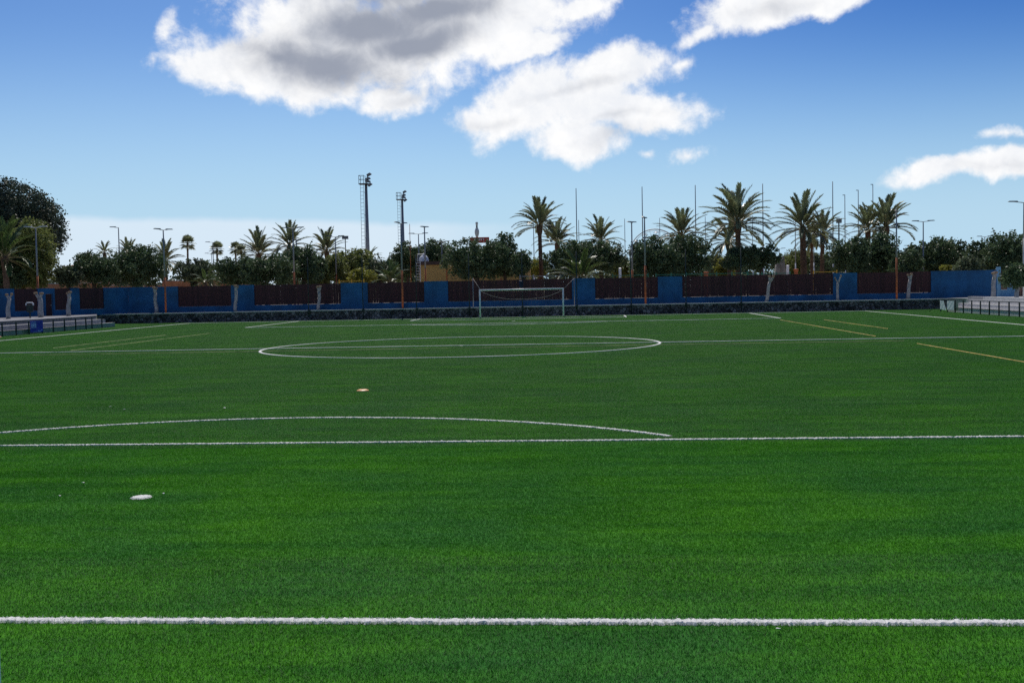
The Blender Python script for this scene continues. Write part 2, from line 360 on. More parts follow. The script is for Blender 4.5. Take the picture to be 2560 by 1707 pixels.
for x, a, b, m in ((19.45, 33, 45, 'yline'), (19.5, 52, 79, 'yline'), (22.25, 60.5, 77.5, 'yline'), (19.45, 20, 31, 'yline'), (-19.3, 51, 72, 'fline'), (-21.6, 54, 70, 'fline')):
    line('small_pitch_line', [(x, a), (x, b)], .055, m, z=.024)
line('small_pitch_line', [(-19.3, 47.2), (19.5, 47.2)], .05, 'fline')
def spot(x, y, r, name='penalty_spot'):
    n = 40; v = [(x, y, .024)]; f = []
    for i in range(n):
        a = 6.28318 * i / n; q = r * (1 + rng.normal(0, .05)); v += [(x + q * .86 * math.cos(a), y + q * .86 * math.sin(a), .022 + rng.normal(0, .0015)), (x + q * 1.08 * math.cos(a), y + q * 1.08 * math.sin(a), .006)]
    for i in range(n):
        a, b = 1 + 2 * i, 1 + 2 * ((i + 1) % n); f += [(0, a, b), (a, a + 1, b + 1, b)]
    return struct(MB().add(v, f).obj(name, M['line']))
spot(0, 11, .13); spot(0, L / 2, .13, 'centre_spot'); spot(0, L - 11, .16)
# white fibres standing up along the nearest line
n = 15000; qx = rng.uniform(0, 9.16, n); q = np.c_[qx, np.interp(qx, *zip(*GA)) + rng.normal(0, .032, n), np.full(n, .010)]
a = rng.uniform(0, 6.28, n); s = np.c_[np.cos(a), np.sin(a), 0 * a] * .0024; t = q + np.c_[rng.normal(0, .009, (n, 2)), rng.uniform(.006, .02, n)]
o = link('line_fibre', fast_mesh('line_fibre', np.stack([q - s, q + s, t + s * .4, t - s * .4], 1), 4, M['line'])); o['kind'] = 'stuff'; o['label'] = 'white fibres of the nearest pitch line'

# ------------------------------------------------------------------ stone retaining wall
XS0, XS1 = -43.0, 40.5
sw = thing('stone_wall', 'long low dark lava-stone retaining wall behind the far goal', 'stone wall', (0, YS, 0))
MB().box(XS0, XS1, .06, .2, 0, .86).obj('core', M['mortar'], sw)
MB().box(XS0, XS1, -.06, .34, .862, .94).obj('coping', M['concl'], sw)
H0 = .855; cw, chh = .40, .2137
seeds = []
for r in range(4):
    nn = int((XS1 - XS0) / cw)
    for i in range(nn): seeds.append((XS0 + (i + .5 + .5 * (r % 2)) * cw + random.uniform(-.15, .15), (r + .5) * chh + random.uniform(-.075, .075)))
seeds = np.array(seeds)
def cell(i):
    p = seeds[i]; poly = [(p[0] - .6, 0.), (p[0] + .6, 0.), (p[0] + .6, H0), (p[0] - .6, H0)]
    poly = [(min(max(x, XS0), XS1), z) for x, z in poly]
    for k in np.nonzero((abs(seeds[:, 0] - p[0]) < 1.2))[0]:
        if k == i: continue
        m_ = (seeds[k] + p) / 2; d = seeds[k] - p; d = d / np.linalg.norm(d); off = m_ @ d - .011
        new = []
        for a, b in zip(poly, poly[1:] + poly[:1]):
            sa, sb = a[0] * d[0] + a[1] * d[1] - off, b[0] * d[0] + b[1] * d[1] - off
            if sa <= 0: new.append(a)
            if sa * sb < 0: tt = sa / (sa - sb); new.append((a[0] + (b[0] - a[0]) * tt, a[1] + (b[1] - a[1]) * tt))
        poly = new
        if len(poly) < 3: return None
    return np.array(poly)
cells = [c for c in (cell(i) for i in range(len(seeds))) if c is not None]
def area(c): x, z = c[:, 0], c[:, 1]; return abs(np.sum(x * np.roll(z, 1) - z * np.roll(x, 1))) / 2
cells = sorted([c for c in cells if area(c) > .012], key=area, reverse=True)
def stone(c, mb):
    ctr = c.mean(0); n = len(c); d = random.uniform(.03, .085); c = c - ctr
    v = [(ctr[0] + x, .062, ctr[1] + z) for x, z in c] + [(ctr[0] + x * .94, .06 - d * .7, ctr[1] + z * .92) for x, z in c] + [(ctr[0] + x * .66, .06 - d + random.uniform(-.012, .012), ctr[1] + z * .62) for x, z in c]
    f = [(r * n + j, r * n + (j + 1) % n, (r + 1) * n + (j + 1) % n, (r + 1) * n + j) for r in (0, 1) for j in range(n)] + [tuple(2 * n + j for j in range(n))]
    return mb.add(v, f)
for c in cells[:300]: stone(c, MB()).obj('stone', M['stone'], sw)
rest = MB()
for c in cells[300:]: stone(c, rest)
M['stone2'] = mat('lava_stone_small', (.12, .105, .11), .9, .75, 3.3, .5)
ro = rest.obj('small_stones', M['stone2'], sw); ro['kind'] = 'stuff'

# ------------------------------------------------------------------ blue boundary wall with timber panels
ZW = 3.43; ZP = 1.47
CORNER = np.array([-38.2, YW]); LD = np.array([-6., -12.2]); LD /= np.linalg.norm(LD)
XR = P(2492, 730, YW)[0]
wall = thing('boundary_wall', 'tall blue painted wall with dark brown timber panels behind the pitch', 'wall', (0, 0, 0))
def s_left(u):                          # distance along the angled left wall seen at photo column u
    d = ray(u, 740); A = np.array([[d[0], -LD[0]], [d[1], -LD[1]]]); return float(np.linalg.solve(A, CORNER - CAM[:2])[1])
board_me = {}
def section(org, ang, length, openings, door=None):
    """a run of wall along +x from org turned by ang; openings are (start, end) of timber panels"""
    mb = MB(); x = 0.; T = .22
    ops = sorted(list(openings) + ([door] if door else []))
    for a, b in ops:
        mb.box(x, a, 0, T, ZT - .05, ZW); x = b
        if (a, b) != door: mb.box(a, b, 0, T, ZT - .05, ZP)
        else: mb.box(a, b, 0, T, ZT + 2.02, ZW)
    mb.box(x, length, 0, T, ZT - .05, ZW)
    body = mb.obj('wall_body', M['blue'], wall, loc=org); body.rotation_euler = (0, 0, ang)
    c, s = math.cos(ang), math.sin(ang)
    for a, b in openings:
        pn = MB().box(.01, b - a - .01, .125, .165, ZP + .25, ZP + .37).box(.01, b - a - .01, .125, .165, ZW - .5, ZW - .38).obj('timber_panel', M['wood'], wall, loc=(org[0] + a * c, org[1] + a * s, 0))
        pn.rotation_euler = (0, 0, ang)
        n = max(1, round((b - a) / .258)); pw = (b - a) / n; key = round(pw, 3)
        if key not in board_me: board_me[key] = MB().box(-pw / 2 + .001, pw / 2 - .001, 0, .028, 0, ZW - ZP - .03).mesh('board', M['wood'])
        for i in range(n):
            g = random.random()
            link('board', board_me[key], pn, (pw * (i + .5), .09 + random.uniform(0, .006), ZP + .015), (0, random.gauss(0, .0022), 0), (random.uniform(.93, .975) if g < .3 else .999, 1, random.uniform(.985, 1.)))
    if door:
        dr = MB().box(door[0] + .04, door[1] - .04, .14, .18, ZT, ZT + 2.0).obj('door', M['wood'], wall, loc=org); dr.rotation_euler = (0, 0, ang)
        MB().box(door[1] - .16, door[1] - .1, .10, .14, ZT + .95, ZT + 1.08).obj('handle', M['steel'], dr)
xs = lambda u: P(u, 730, YW)[0] - CORNER[0]
section((CORNER[0], YW, 0), 0., XR - CORNER[0], [(xs(a), xs(b)) for a, b in ((444.5, 577.5), (635, 852), (919, 1060.5), (1120, 1430), (1488, 1645), (1706, 2083), (2143, 2328))])
LL = 26.
la_ = math.atan2(-LD[1], -LD[0]); SO = CORNER + LD * LL
sl_ = lambda u: LL - s_left(u)
section((SO[0], SO[1], 0), la_, LL - .003, [(sl_(a), sl_(b)) for a, b in ((36, 95), (137, 177), (199, 260))], door=(sl_(114), sl_(132)))
# recessed entrance on the right: pale wall, dark gate, brown door
YR = 110.
rw = thing('entrance_wall', 'short pale blue wall with dark gate beyond the right end of the blue wall', 'wall', (P(2492, 730, YR)[0], YR, 0))
x1 = P(2502, 730, YR)[0] - rw.location.x; x2 = P(2519, 730, YR)[0] - rw.location.x; x3 = P(2545, 730, YR)[0] - rw.location.x; x4 = P(2640, 730, YR)[0] - rw.location.x
MB().box(0, x1, 0, .2, ZT - .05, 3.75).box(x1, x2, 0, .2, ZT - .05, 1.55).box(x2, x3, 0, .2, ZT - .05, 3.3).box(x4 - 1.2, x4, 0, .2, ZT - .05, 3.3).obj('wall_body', M['paleblue'], rw)
for i in range(5): MB().box(x1 + (x2 - x1) * i / 5 + .01, x1 + (x2 - x1) * (i + 1) / 5 - .012, .06, .09, 1.56, 3.4).obj('board', M['wood'], rw)
for i in range(8):
    g = (x4 - 1.2 - x3) / 8; MB().box(x3 + g * i + .01, x3 + g * (i + 1) - .01, .06, .1, ZT, 3.1).obj('gate_board', M['door'], rw)
MB().box(x3, x3 + .12, .01, .2, ZT, 3.2).obj('gate_post', M['wood'], rw)
sheet('entrance_paving', XR, 75, YW + .02, YR, ZT - .004, M['pave'], 'pale paving before the entrance in the right corner')

# ------------------------------------------------------------------ grandstand steps on both sides, railings
def stand(name, label, sgn, xf, y0, ends, tops, xback, cm='conc'):
    st = thing(name, label, 'terrace steps', (0, 0, 0))
    for i, (z, ye) in enumerate(zip(tops, ends)):
        xa = sgn * (xf + .85 * i); xb = sgn * (xf + .85 * (i + 1)) if i < len(tops) - 1 else sgn * xback
        MB().box(min(xa, xb), max(xa, xb), y0, ye, -.05, z).obj('step', M[cm], st)
        if i < len(tops) - 1:
            MB().box(min(xa, xa + sgn * .3) - .02 * (sgn > 0), max(xa, xa + sgn * .3) + .02 * (sgn < 0), y0, ye + .012, z + .002, z + .03).obj('nosing', M['concl'], st)
    return st
def y_at(u, X): d = ray(u, 800); return CAM[1] + d[1] * (X - CAM[0]) / d[0]
def x_at(u, Y): d = ray(u, 790); return CAM[0] + d[0] * (Y - CAM[1]) / d[1]
def prism(poly, z0, z1):
    n = len(poly); return MB().add([(x, y, z0) for x, y in poly] + [(x, y, z1) for x, y in poly], [tuple(reversed(range(n))), tuple(range(n, 2 * n))] + [(i, (i + 1) % n, (i + 1) % n + n, i + n) for i in range(n)])
ls = stand('terrace_steps', 'grey concrete spectator steps along the left touchline', -1, 34.4, 30, (y_at(287, -34.4), y_at(262, -35.3)), (.34, .67), 36.1)
YE = y_at(240, -36.1)
prism([(-36.1, 30), (-36.1, YE), (x_at(243, YS + .19), YS + .19), (-70, YS + .19), (-70, 30)], -.05, .96).obj('top_level', M['concd'], ls)
MB_l = thing('edge_kerb', 'pale concrete edge along the top of the left spectator steps', 'kerb', (0, 0, 0))
MB().box(-36.8, -36.06, 30, YE - .1, .962, .99).obj('slab', M['conc'], MB_l)
st = stand('terrace_steps', 'light grey concrete spectator steps along the right touchline', 1, 35.2, 30, (92.5, 92.5, 93.2), (.34, .67, .98), 70, 'concl')
prism([(38.9, 93.2), (70, 93.2), (70, YS + .19), (x_at(2352, YS + .19) + .6, YS + .19)], -.05, .98).obj('top_level', M['conc'], st)
pr = thing('parapet', 'pale concrete parapet blocks above the right spectator steps', 'parapet', (0, 0, 0))
for a, b, m in ((93.1, 89.6, 'conc'), (89.5, 79.5, 'concl'), (79.1, 60, 'concl')):
    MB().box(37.0, 37.45, b, a, .982, 1.22).obj('block', M[m], pr)
MB().box(37.05, 37.4, 79.12, 79.48, .984, 1.16).obj('gap_block', M['dsteel'], pr)  # dark solid block set between two parapet blocks

def railing(label, x, ys, h, name='railing'):
    r = thing(name, label, 'railing', (x, 0, 0))
    pm_ = MB().box(-.04, .04, -.04, .04, 0, h).mesh('post', M['green'])
    for y in ys: link('post', pm_, r, (0, float(y), 0))
    for z in (h + .001, h * .42): MB().box(-.022, .022, min(ys), max(ys), z - .035 if z < h else z, z + .012 if z < h else z + .05).obj('rail', M['green'], r)
    return r
XL, XRR = -34.0, 34.9
ysl = [y_at(u, XL) for u in (4.5, 39.5, 71.5, 105, 132.7, 160.7, 188.8, 214.3, 229.6, 254.5)]
railing('dark green railing in front of the left spectator steps', XL, [ysl[0] - 6, ysl[0] - 3] + ysl, .92)
ysr = [y_at(u, XRR) for u in (2351.5, 2369, 2388, 2408.4, 2429.4, 2451, 2473.6, 2497.4, 2522.7, 2548.6)]
railing('dark railing in front of the right spectator steps', XRR, ysr + [ysr[-1] - 3.5, ysr[-1] - 7], .98)
# white sheets on the right railing
for k, (a, b, lab) in enumerate(((0, 1, 'white sheet with a slanting lower edge tied to the end of the right railing'), (1, 2, 'white square sheet tied to the second bay of the right railing'))):
    ya, yb = ysr[a] - .1, ysr[b] + .1; y2 = yb + (ya - yb) * (.0 if k else .0)
    top, bot = .93, .22
    pts = [(ya, top), (yb + (ya - yb) * (.45 if k == 0 else 0), top), (yb, bot - .08 if k == 0 else bot), (ya, bot)]
    mb = MB(); n = 10
    grid = [[(XRR - .06 + .003 * math.sin(i * 1.3 + j), pts[0][0] * (1 - i / n) * (1 - j / n) + pts[1][0] * (i / n) * (1 - j / n) + pts[2][0] * (i / n) * (j / n) + pts[3][0] * (1 - i / n) * (j / n), (pts[0][1] * (1 - i / n) + pts[1][1] * i / n) * (1 - j / n) + (pts[3][1] * (1 - i / n) + pts[2][1] * i / n) * (j / n)) for i in range(n + 1)] for j in range(n + 1)]
    v = [p for r_ in grid for p in r_]; v += [(x - .012, y, z) for x, y, z in v]; N1 = (n + 1) ** 2
    f = [(j * (n + 1) + i, j * (n + 1) + i + 1, (j + 1) * (n + 1) + i + 1, (j + 1) * (n + 1) + i) for i in range(n) for j in range(n)]
    f += [tuple(q + N1 for q in reversed(ff)) for ff in f]
    tag(mb.add(v, f).obj('white_sheet', M['white']), lab, 'banner')
# blue banner on the left railing
ya, yb = y_at(73, XL) + .0, y_at(105, XL)
bn = thing('banner', 'blue banner with white print hung on the left railing', 'banner', (XL + .05, ya, 0))
wB = yb - ya
MB().box(0, .012, 0, wB, .12, .97).obj('cloth', M['banner'], bn)
for y0, y1, z0, z1 in ((.06, .45, .82, .87), (.07, .17, .52, .75), (.19, .30, .52, .75), (.32, .46, .50, .76), (.07, .46, .44, .48), (.22, .50, .15, .18), (.58, .66, .20, .27), (.68, .80, .15, .22), (.84, .93, .22, .30)):
    MB().box(.0125, .016, y0 * wB, y1 * wB, z0, z1).obj('print', M['bannerw'], bn)
# things by the left steps
o = MB().add([(-33.95, 69.2, 0), (-33.45, 69.2, 0), (-33.45, 71.6, 0), (-33.95, 71.6, 0), (-33.95, 69.2, .45), (-33.7, 69.2, .45), (-33.7, 71.0, .36), (-33.95, 71.0, .36)], [(3, 2, 1, 0), (4, 5, 6, 7), (0, 1, 5, 4), (1, 2, 6, 5), (2, 3, 7, 6), (3, 0, 4, 7)]).obj('ramp', M['pink'])
tag(o, 'small terracotta coloured ramp at the left edge below the steps', 'ramp')
pb = G(75.5, 795, .96); bi = thing('litter_bin', 'dark bin with a white hooped lid on the left terrace', 'bin', (pb[0], pb[1], .96)); bi.scale = (1.05,) * 3
MB().lathe([(.05, 0), (.05, .55)], 10).obj('post', M['green'], bi); MB().lathe([(.17, .45), (.24, .5), (.26, 1.0), (.24, 1.02)], 14).obj('body', M['green'], bi)
MB().tube([(-.3, 0, .98), (-.29, 0, 1.12), (-.22, 0, 1.19), (.22, 0, 1.19), (.29, 0, 1.12), (.3, 0, .98)], .05, 8).obj('hood', M['white'], bi)

# ------------------------------------------------------------------ far goal with net and stays
YG = L - .05
def mesh_net(x0, x1, z0, z1, step, r, yf):
    mb = MB()
    def cord(pts):
        mb.tube(pts, r, 3, False)
    for i in range(int((x1 - x0) / step) + 1):
        x = x0 + i * step; cord([(x, yf(x, z), z) for z in np.linspace(z0, z1, 7)])
    for j in range(int((z1 - z0) / step) + 1):
        z = z0 + j * step; cord([(x, yf(x, z), z) for x in np.linspace(x0, x1, 9)])
    return mb
gl = thing('football_goal', 'white football goal with net in front of the stone wall', 'goal', (0.05, YG, 0))
for s in (-1, 1): MB().tube([(s * 3.72, 0, 0), (s * 3.72, 0, 2.5)], .07, 12).obj('post', M['wmetal'], gl, True)
MB().tube([(-3.782, 0, 2.5), (3.782, 0, 2.5)], .069, 12).obj('crossbar', M['wmetal'], gl, True)
nb_ = mesh_net(-3.68, 3.68, .03, 2.42,   .16, .0016, lambda x, z: 1.9 - .35 * (z / 2.44) ** 2)
for i in range(47):
    x = -3.68 + i * .16; nb_.tube([(x, 0, 2.44), (x, .8, 2.30 + .02 * abs(x)), (x, 1.55, 2.42)], .0016, 3, False)
nb_.obj('net', M['wcord'], gl)
zs = lambda x: 1.62 + .75 * (abs(x) / 3.66) ** 2.6
MB().tube([(x, 1.0, zs(x)) for x in np.linspace(-3.66, 3.66, 25)], .011, 5).obj('net_rope', M['wcord'], gl, True)
for u, nm in ((1183, 'left'), (1436, 'right')):
    p0 = P(u, 740, 102.6); zt = P(u, 695, 102.6)[2]
    s = thing('net_stay_post', f'thin grey net stay post behind the {nm} side of the goal', 'post', (p0[0], 102.6, ZT), group='net stay posts')
    MB().tube([(0, 0, 0), (0, 0, zt - ZT)], .035, 8).obj('pole', M['steel'], s, True)
    gx = .05 + (-3.66 if u < 1300 else 3.66)
    MB().tube([(0, 0, zt - ZT - .03), ((gx - p0[0]) * .5, (YG - 102.6) * .5 + .5, (zt + 2.5) / 2 - ZT - .06), (gx - p0[0], YG + 1.0 - 102.6, 2.37 - ZT)], .012, 5).obj('rope', M['wcord'], s, True)

# ball-stop net posts standing before the stone wall
posts_u = [771, 907, 1041, 1173, 1306, 1442, 1578, 1715, 1853]
YB = 101.72; px_ = [P(u, 740, YB)[0] for u in posts_u]
me_p = MB().tube([(0, 0, 0), (0, 0, 5.85)], .04, 8).mesh('pole', M['green'], True); me_c = MB().box(-.09, .09, -.06, .24, .80, .99).mesh('clamp', M['green'])
ordn = ['first', 'second', 'third', 'fourth', 'fifth', 'sixth', 'seventh', 'eighth', 'ninth']
for i, x in enumerate(px_):
    t_ = thing('net_post', f'thin dark green ball-net post against the stone wall, {ordn[i]} from the left', 'post', (x, YB, 0), group='ball-net posts')
    link('pole', me_p, t_); link('clamp', me_c, t_)
bnm = mesh_net(px_[0], px_[-1], 1.1, 5.75, .35, .0022, lambda x, z: YB + .06)
tag(bnm.obj('ball_net', M['cord']), 'thin dark ball-stop net hung on the posts behind the goal', 'net')
c = P(1303, 711, YB + .2)
jb = MB().add([(-.17, 0, .34), (.17, 0, .36), (.2, 0, .0), (.14, 0, -.36), (-.12, 0, -.33), (-.2, 0, .05), (-.12, -.14, .3), (.12, -.14, .3), (.13, -.16, 0), (.1, -.12, -.3), (-.09, -.12, -.28), (-.14, -.16, 0)],
    [(0, 1, 7, 6), (1, 2, 8, 7), (2, 3, 9, 8), (3, 4, 10, 9), (4, 5, 11, 10), (5, 0, 6, 11), (6, 7, 8, 9, 10, 11), (5, 4, 3, 2, 1, 0)]).obj('bag', M['dblue'], loc=(c[0], YB - .05, c[2]))
tag(jb, 'dark blue bag hung on the net post right above the goal', 'bag')

# ------------------------------------------------------------------ pollarded trunks on the terraces
def stump(u, v, ut, vt, wpx, forks, label, z=ZT, Y=None, leafy=False):
    b = G(u, v, z) if Y is None else np.array([*P(u, 735, Y)[:2], z])
    Yb = b[1]; ppm = PPM(Yb); H = P(ut, vt, Yb)[2] - z; dx_ = (P(ut, vt, Yb)[0] - b[0]); r = wpx / ppm / 2
    t_ = thing('pollarded_trunk', label, 'tree trunk', (b[0], b[1], z), group='pollarded trunks on the terrace')
    hf = .80 if forks else 1.
    pts = [(dx_ * s + .03 * math.sin(9 * s + u), .03 * math.cos(7 * s + u), H * s) for s in np.linspace(0, hf, 7)]
    MB().tube(pts, [r * q for q in np.linspace(1.22, .95, 7)], 9).obj('trunk', M['stump'], t_, True)
    top = pts[-1]
    for (fx, fz, fr) in forks:
        e = (top[0] + fx / ppm, random.uniform(-.1, .1), top[2] + fz / ppm)
        mid = ((top[0] + e[0]) / 2 + (fx / ppm) * .12, e[1] / 2, (top[2] + e[2]) / 2)
        MB().tube([(top[0] - fx / ppm * .1, 0, top[2] - .12), mid, e], [r * fr, r * fr * .9, r * fr * .85], 8).obj('limb', M['stump'], t_, True)
        MB().lathe([(.05, -.09), (r * fr * 1.25, -.05), (r * fr * 1.35, .04), (r * fr * .9, .1), (.03, .11)], 9, e).obj('cut_end', M['cut'], t_, True)
    return t_
stump(20, 797, 22, 733, 9.5, [(-6, 9, .7), (8, 10, .6)], 'pale pollarded trunk with two stubs at the left edge', .96)
stump(103, 793, 98, 733, 12, [(-9, 12, .7), (6, 11, .75)], 'thick pale pollarded trunk forking beside the blue banner', .96)
stump(171, 790, 172, 731, 9.5, [(-4, 9, .6), (2, 12, .9)], 'straight pale pollarded trunk next to the brown door in the wall', .96)
stump(389.6, 783, 386.5, 719, 8.2, [(-2, 12, .9), (4, 10, .5)], 'pale pollarded trunk left of the orange-based lamp post, before plain blue wall', ZT, 104)
stump(587, 778, 590.5, 714, 8, [(0, 12, .95), (6, 10, .35)], 'slim pale pollarded trunk between two timber panels on the left', ZT, 104)
stump(795, 774, 799, 717, 7.5, [(-3.5, 11, .8), (3.5, 12, .9)], 'pale pollarded trunk with two knobs before a timber panel left of the goal', ZT, 104)
stump(1916, 752, 1926, 692, 7.5, [(-1, 13, .8), (9, 12, .75)], 'leaning pale trunk forked like a Y before the widest right timber panel', ZT, 103.6)
stump(2093, 748, 2095, 694, 6, [(-7, 9, .5), (7, 15, .6)], 'thin pale trunk with two thin arms before a blue pillar on the right', ZT, 104)
stump(2269, 745, 2276, 686, 8, [(-5, 10, .6), (3, 12, .75)], 'leaning pale trunk beside the right orange-based lamp post', ZT, 104)
stump(2482, 744.5, 2486, 680, 9.5, [(-3, 9, .8), (4, 11, .9)], 'pale pollarded trunk at the right end of the blue wall', .98)
lt = stump(2540, 750, 2547, 698, 9.5, [], 'pale trunk with a small leafy crown at the right edge before the entrance', .98)

# ------------------------------------------------------------------ lamp posts
head_me = {k: MB().add([(-.16, -.13, 0), (.62, -.10, .03), (.62, .10, .03), (-.16, .13, 0), (-.12, -.10, .1), (.5, -.07, .11), (.5, .07, .11), (-.12, .10, .1)], [(3, 2, 1, 0), (4, 5, 6, 7), (0, 1, 5, 4), (1, 2, 6, 5), (2, 3, 7, 6), (3, 0, 4, 7)]).mesh('lamp_head', M[k]) for k in ('lampc', 'lampw')}
def lamp(label, u, vtop, Y, vbase=None, zb=ZT, vsplit=None, arms=(1, -1), span=.95, yaw=0., head='lampc', r=.075, name='lamp_post', group='lamp posts', basemat='orange', rise=.06):
    b = P(u, vtop, Y); H = b[2] - zb
    if vbase: b0 = P(vbase, 740, Y); 
    t_ = thing(name, label, 'lamp post', (b[0], Y, zb), group=group)
    zs = (P(u, vsplit, Y)[2] - zb) if vsplit else 0
    if zs: MB().tube([(0, 0, 0), (0, 0, zs)], [r * 1.25, r * 1.1], 10).obj('pole_base', M[basemat], t_, True)
    MB().tube([(0, 0, zs), (0, 0, H)], [r * 1.08, r * .75], 10).obj('pole', M['steel'], t_, True)
    for s in arms:
        a = MB().tube([(0, 0, H - .03), (s * (span - .35) * math.cos(yaw), (span - .35) * s * math.sin(yaw), H + rise)], .03, 6).obj('arm', M[head], t_)
        link('lamp_head', head_me[head], t_, (s * (span - .45) * math.cos(yaw), (span - .45) * s * math.sin(yaw), H + rise - .03), (0, 0, yaw + (0 if s > 0 else math.pi)))
    return t_
YLP = 103.4
lamp('double-armed lamp post with red base behind the forked trunk on the left', 89, 569, 99.5, zb=.96, vsplit=690, head='lampw')
lamp('orange-based double lamp post next to a pale trunk on the left terrace', 408, 575, YLP, vsplit=693, yaw=1.05)
lamp('orange-based lamp post before a timber panel left of the goal', 1002, 559, YLP, vsplit=676, yaw=1.2)
lamp('orange-based lamp post before a timber panel right of the goal', 1611, 546, YLP, vsplit=664, yaw=1.35)
lamp('orange-based lamp post before the right-hand timber panel', 2241, 530, YLP, vsplit=644, yaw=1.25)
lamp('tall lamp post with one left arm at the right edge', 2560, 506, 91.5, zb=.98, vsplit=595, arms=(-1,), span=1.1, basemat='lampw')
far_l = [  # label, u, vtop, Y, split, arms, span, yaw
    ('single-headed lamp above the dark trees at far left', 296, 569, 128, 0, (-1,), .9, 0),
    ('orange-based double lamp in front of the tall date palm on the left', 732, 571, 110, 680, (1, -1), 1.0, 0),
    ('shorter orange-based lamp right beside a taller double lamp', 741, 602, 134, 688, (1, -1), .55, 1.0),
    ('double lamp in front of the bushy palm left of the tower', 838, 592, 129, 685, (1, -1), .95, 0),
    ('low pale double lamp before the olive tree', 838, 648, 190, 0, (1, -1), 1.0, 0),
    ('lamp beside the middle fan palm', 532, 606, 180, 0, (-1,), 1.1, 0),
    ('smaller lamp below the middle fan palm', 529, 634, 215, 0, (1, -1), 1.2, 0),
    ('double lamp behind the white tank', 1046, 585, 140, 0, (1, -1), 1.1, 0),
    ('orange-based twin lamp in front of the yellow building', 1061, 569, 114, 671, (1, -1), .55, 1.1),
    ('double lamp above the tree behind the yellow building', 1104, 605, 150, 0, (1, -1), 1.0, 0),
    ('dark twin floodlamp right of the round tree', 1579, 557, 114, 675, (1, -1), .62, .9),
    ('faint double lamp behind the umbrella-shaped tree', 1948, 622, 200, 0, (1, -1), .95, 0),
    ('double lamp with small box above the right-hand trees', 2308, 554, 121, 0, (1, -1), 1.05, 0),
    ('double lamp far off above the right trees', 2462, 592, 168, 0, (1, -1), 1.0, 0),
    ('lamp peeping between the two right date palms', 2184, 580, 150, 0, (1,), .95, 0),
    ('small distant lamp above the right tree row', 2275, 615, 200, 0, (1, -1), .9, 0),
    ('lamp with one arm by the slender poles on the right', 2098, 597, 140, 0, (-1,), 1.2, 0)]
for lab, u, v, Y, sp, arms, span, yaw in far_l:
    lamp(lab, u, v, Y, vsplit=sp or None, arms=arms, span=span, yaw=yaw, head='lampw' if 'pale' in lab else 'lampc', group='park lamp posts')
# rectangular floodlights on poles
for lab, u, v, Y, wpx in (('distant floodlight rack left of the tall tower', 863, 592, 230, 16), ('floodlight pole among the slender poles on the right', 2097, 549, 160, 13)):
    b = P(u, v, Y); t_ = thing('floodlight_pole', lab, 'floodlight', (b[0], Y, ZT)); H = b[2] - ZT; wv = wpx / PPM(Y) / 2
    MB().tube([(0, 0, 0), (0, 0, H - .4)], [.14, .09], 10).obj('pole', M['dsteel'], t_, True)
    MB().box(-wv, wv, -.08, .08, H - .5, H - .42).obj('crossarm', M['dsteel'], t_)
    for k in range(4):
        xx = -wv + (k + .5) * wv / 2; MB().box(xx - wv * .22, xx + wv * .22, -.25, .1, H - .4, H + .15).obj('floodlight', M['lampc'], t_)

# ------------------------------------------------------------------ slender mast poles of the netted ground behind
mast_me = {}
def mast(label, u, v, Y, r=.07, white=True, hook=False, mt='steel'):
    b = P(u, v, Y); H = b[2] - ZT; t_ = thing('mast', label, 'pole', (b[0], Y, ZT), group='slender poles behind the trees')
    if white: MB().tube([(0, 0, 0), (0, 0, 4.6)], [r * 1.25, r * 1.1], 8).obj('lower_tube', M['white'], t_, True)
    MB().tube([(0, 0, 4.6 if white else 0), (0, 0, H)], [r, r * .62], 8).obj('upper_tube', M[mt], t_, True)
    if hook: MB().box(-.32, .04, -.04, .04, H - .1, H).obj('pulley_arm', M[mt], t_)
front = [(1440, 471), (1605, 467), (1738, 463), (1906.5, 459.5), (2081.5, 454)]
flab = ['tall slender mast right of the tallest centre date palm', 'tall slender mast rising behind the lamp post right of the goal', 'tall slender mast over the palm right of the big wheel', 'tall slender mast touching the largest right date palm', 'tallest slender mast left of the right palm pair']
for (u, v), l in zip(front, flab): mast(l, u, v, 160, .085)
for (u, v), l in zip(((2112, 487), (2145.5, 475), (2182, 460.5)), ('hooked mast, leftmost of the three by the right palm pair', 'hooked mast, middle of the three by the right palm pair', 'hooked mast, rightmost of the three by the right palm pair')): mast(l, u, v, 172, .08, True, True)
back = [(1446.5, 550, 'short thin mast just right of the tall mast by the centre palms'), (1561.5, 547, 'short thin mast left of the dark twin floodlamp'), (1649, 545, 'short thin mast above the big wheel'), (1763, 541, 'short thin mast between two large right palms'), (1881, 539, 'short thin mast right of the largest palm'), (1988, 552, 'pale thin mast left of the palm cluster'), (2034, 529, 'pale thin mast in the middle of the palm cluster'), (1333.5, 554, 'thin pale mast left of the tallest centre palm trunk')]
for u, v, l in back: mast(l, u, v, 205 if u not in (1333.5, 2034, 1988) else 170, .075)
mast('thin rusty mast left of the white tank', 1024, 560, 135, .05, False, False, 'orange')

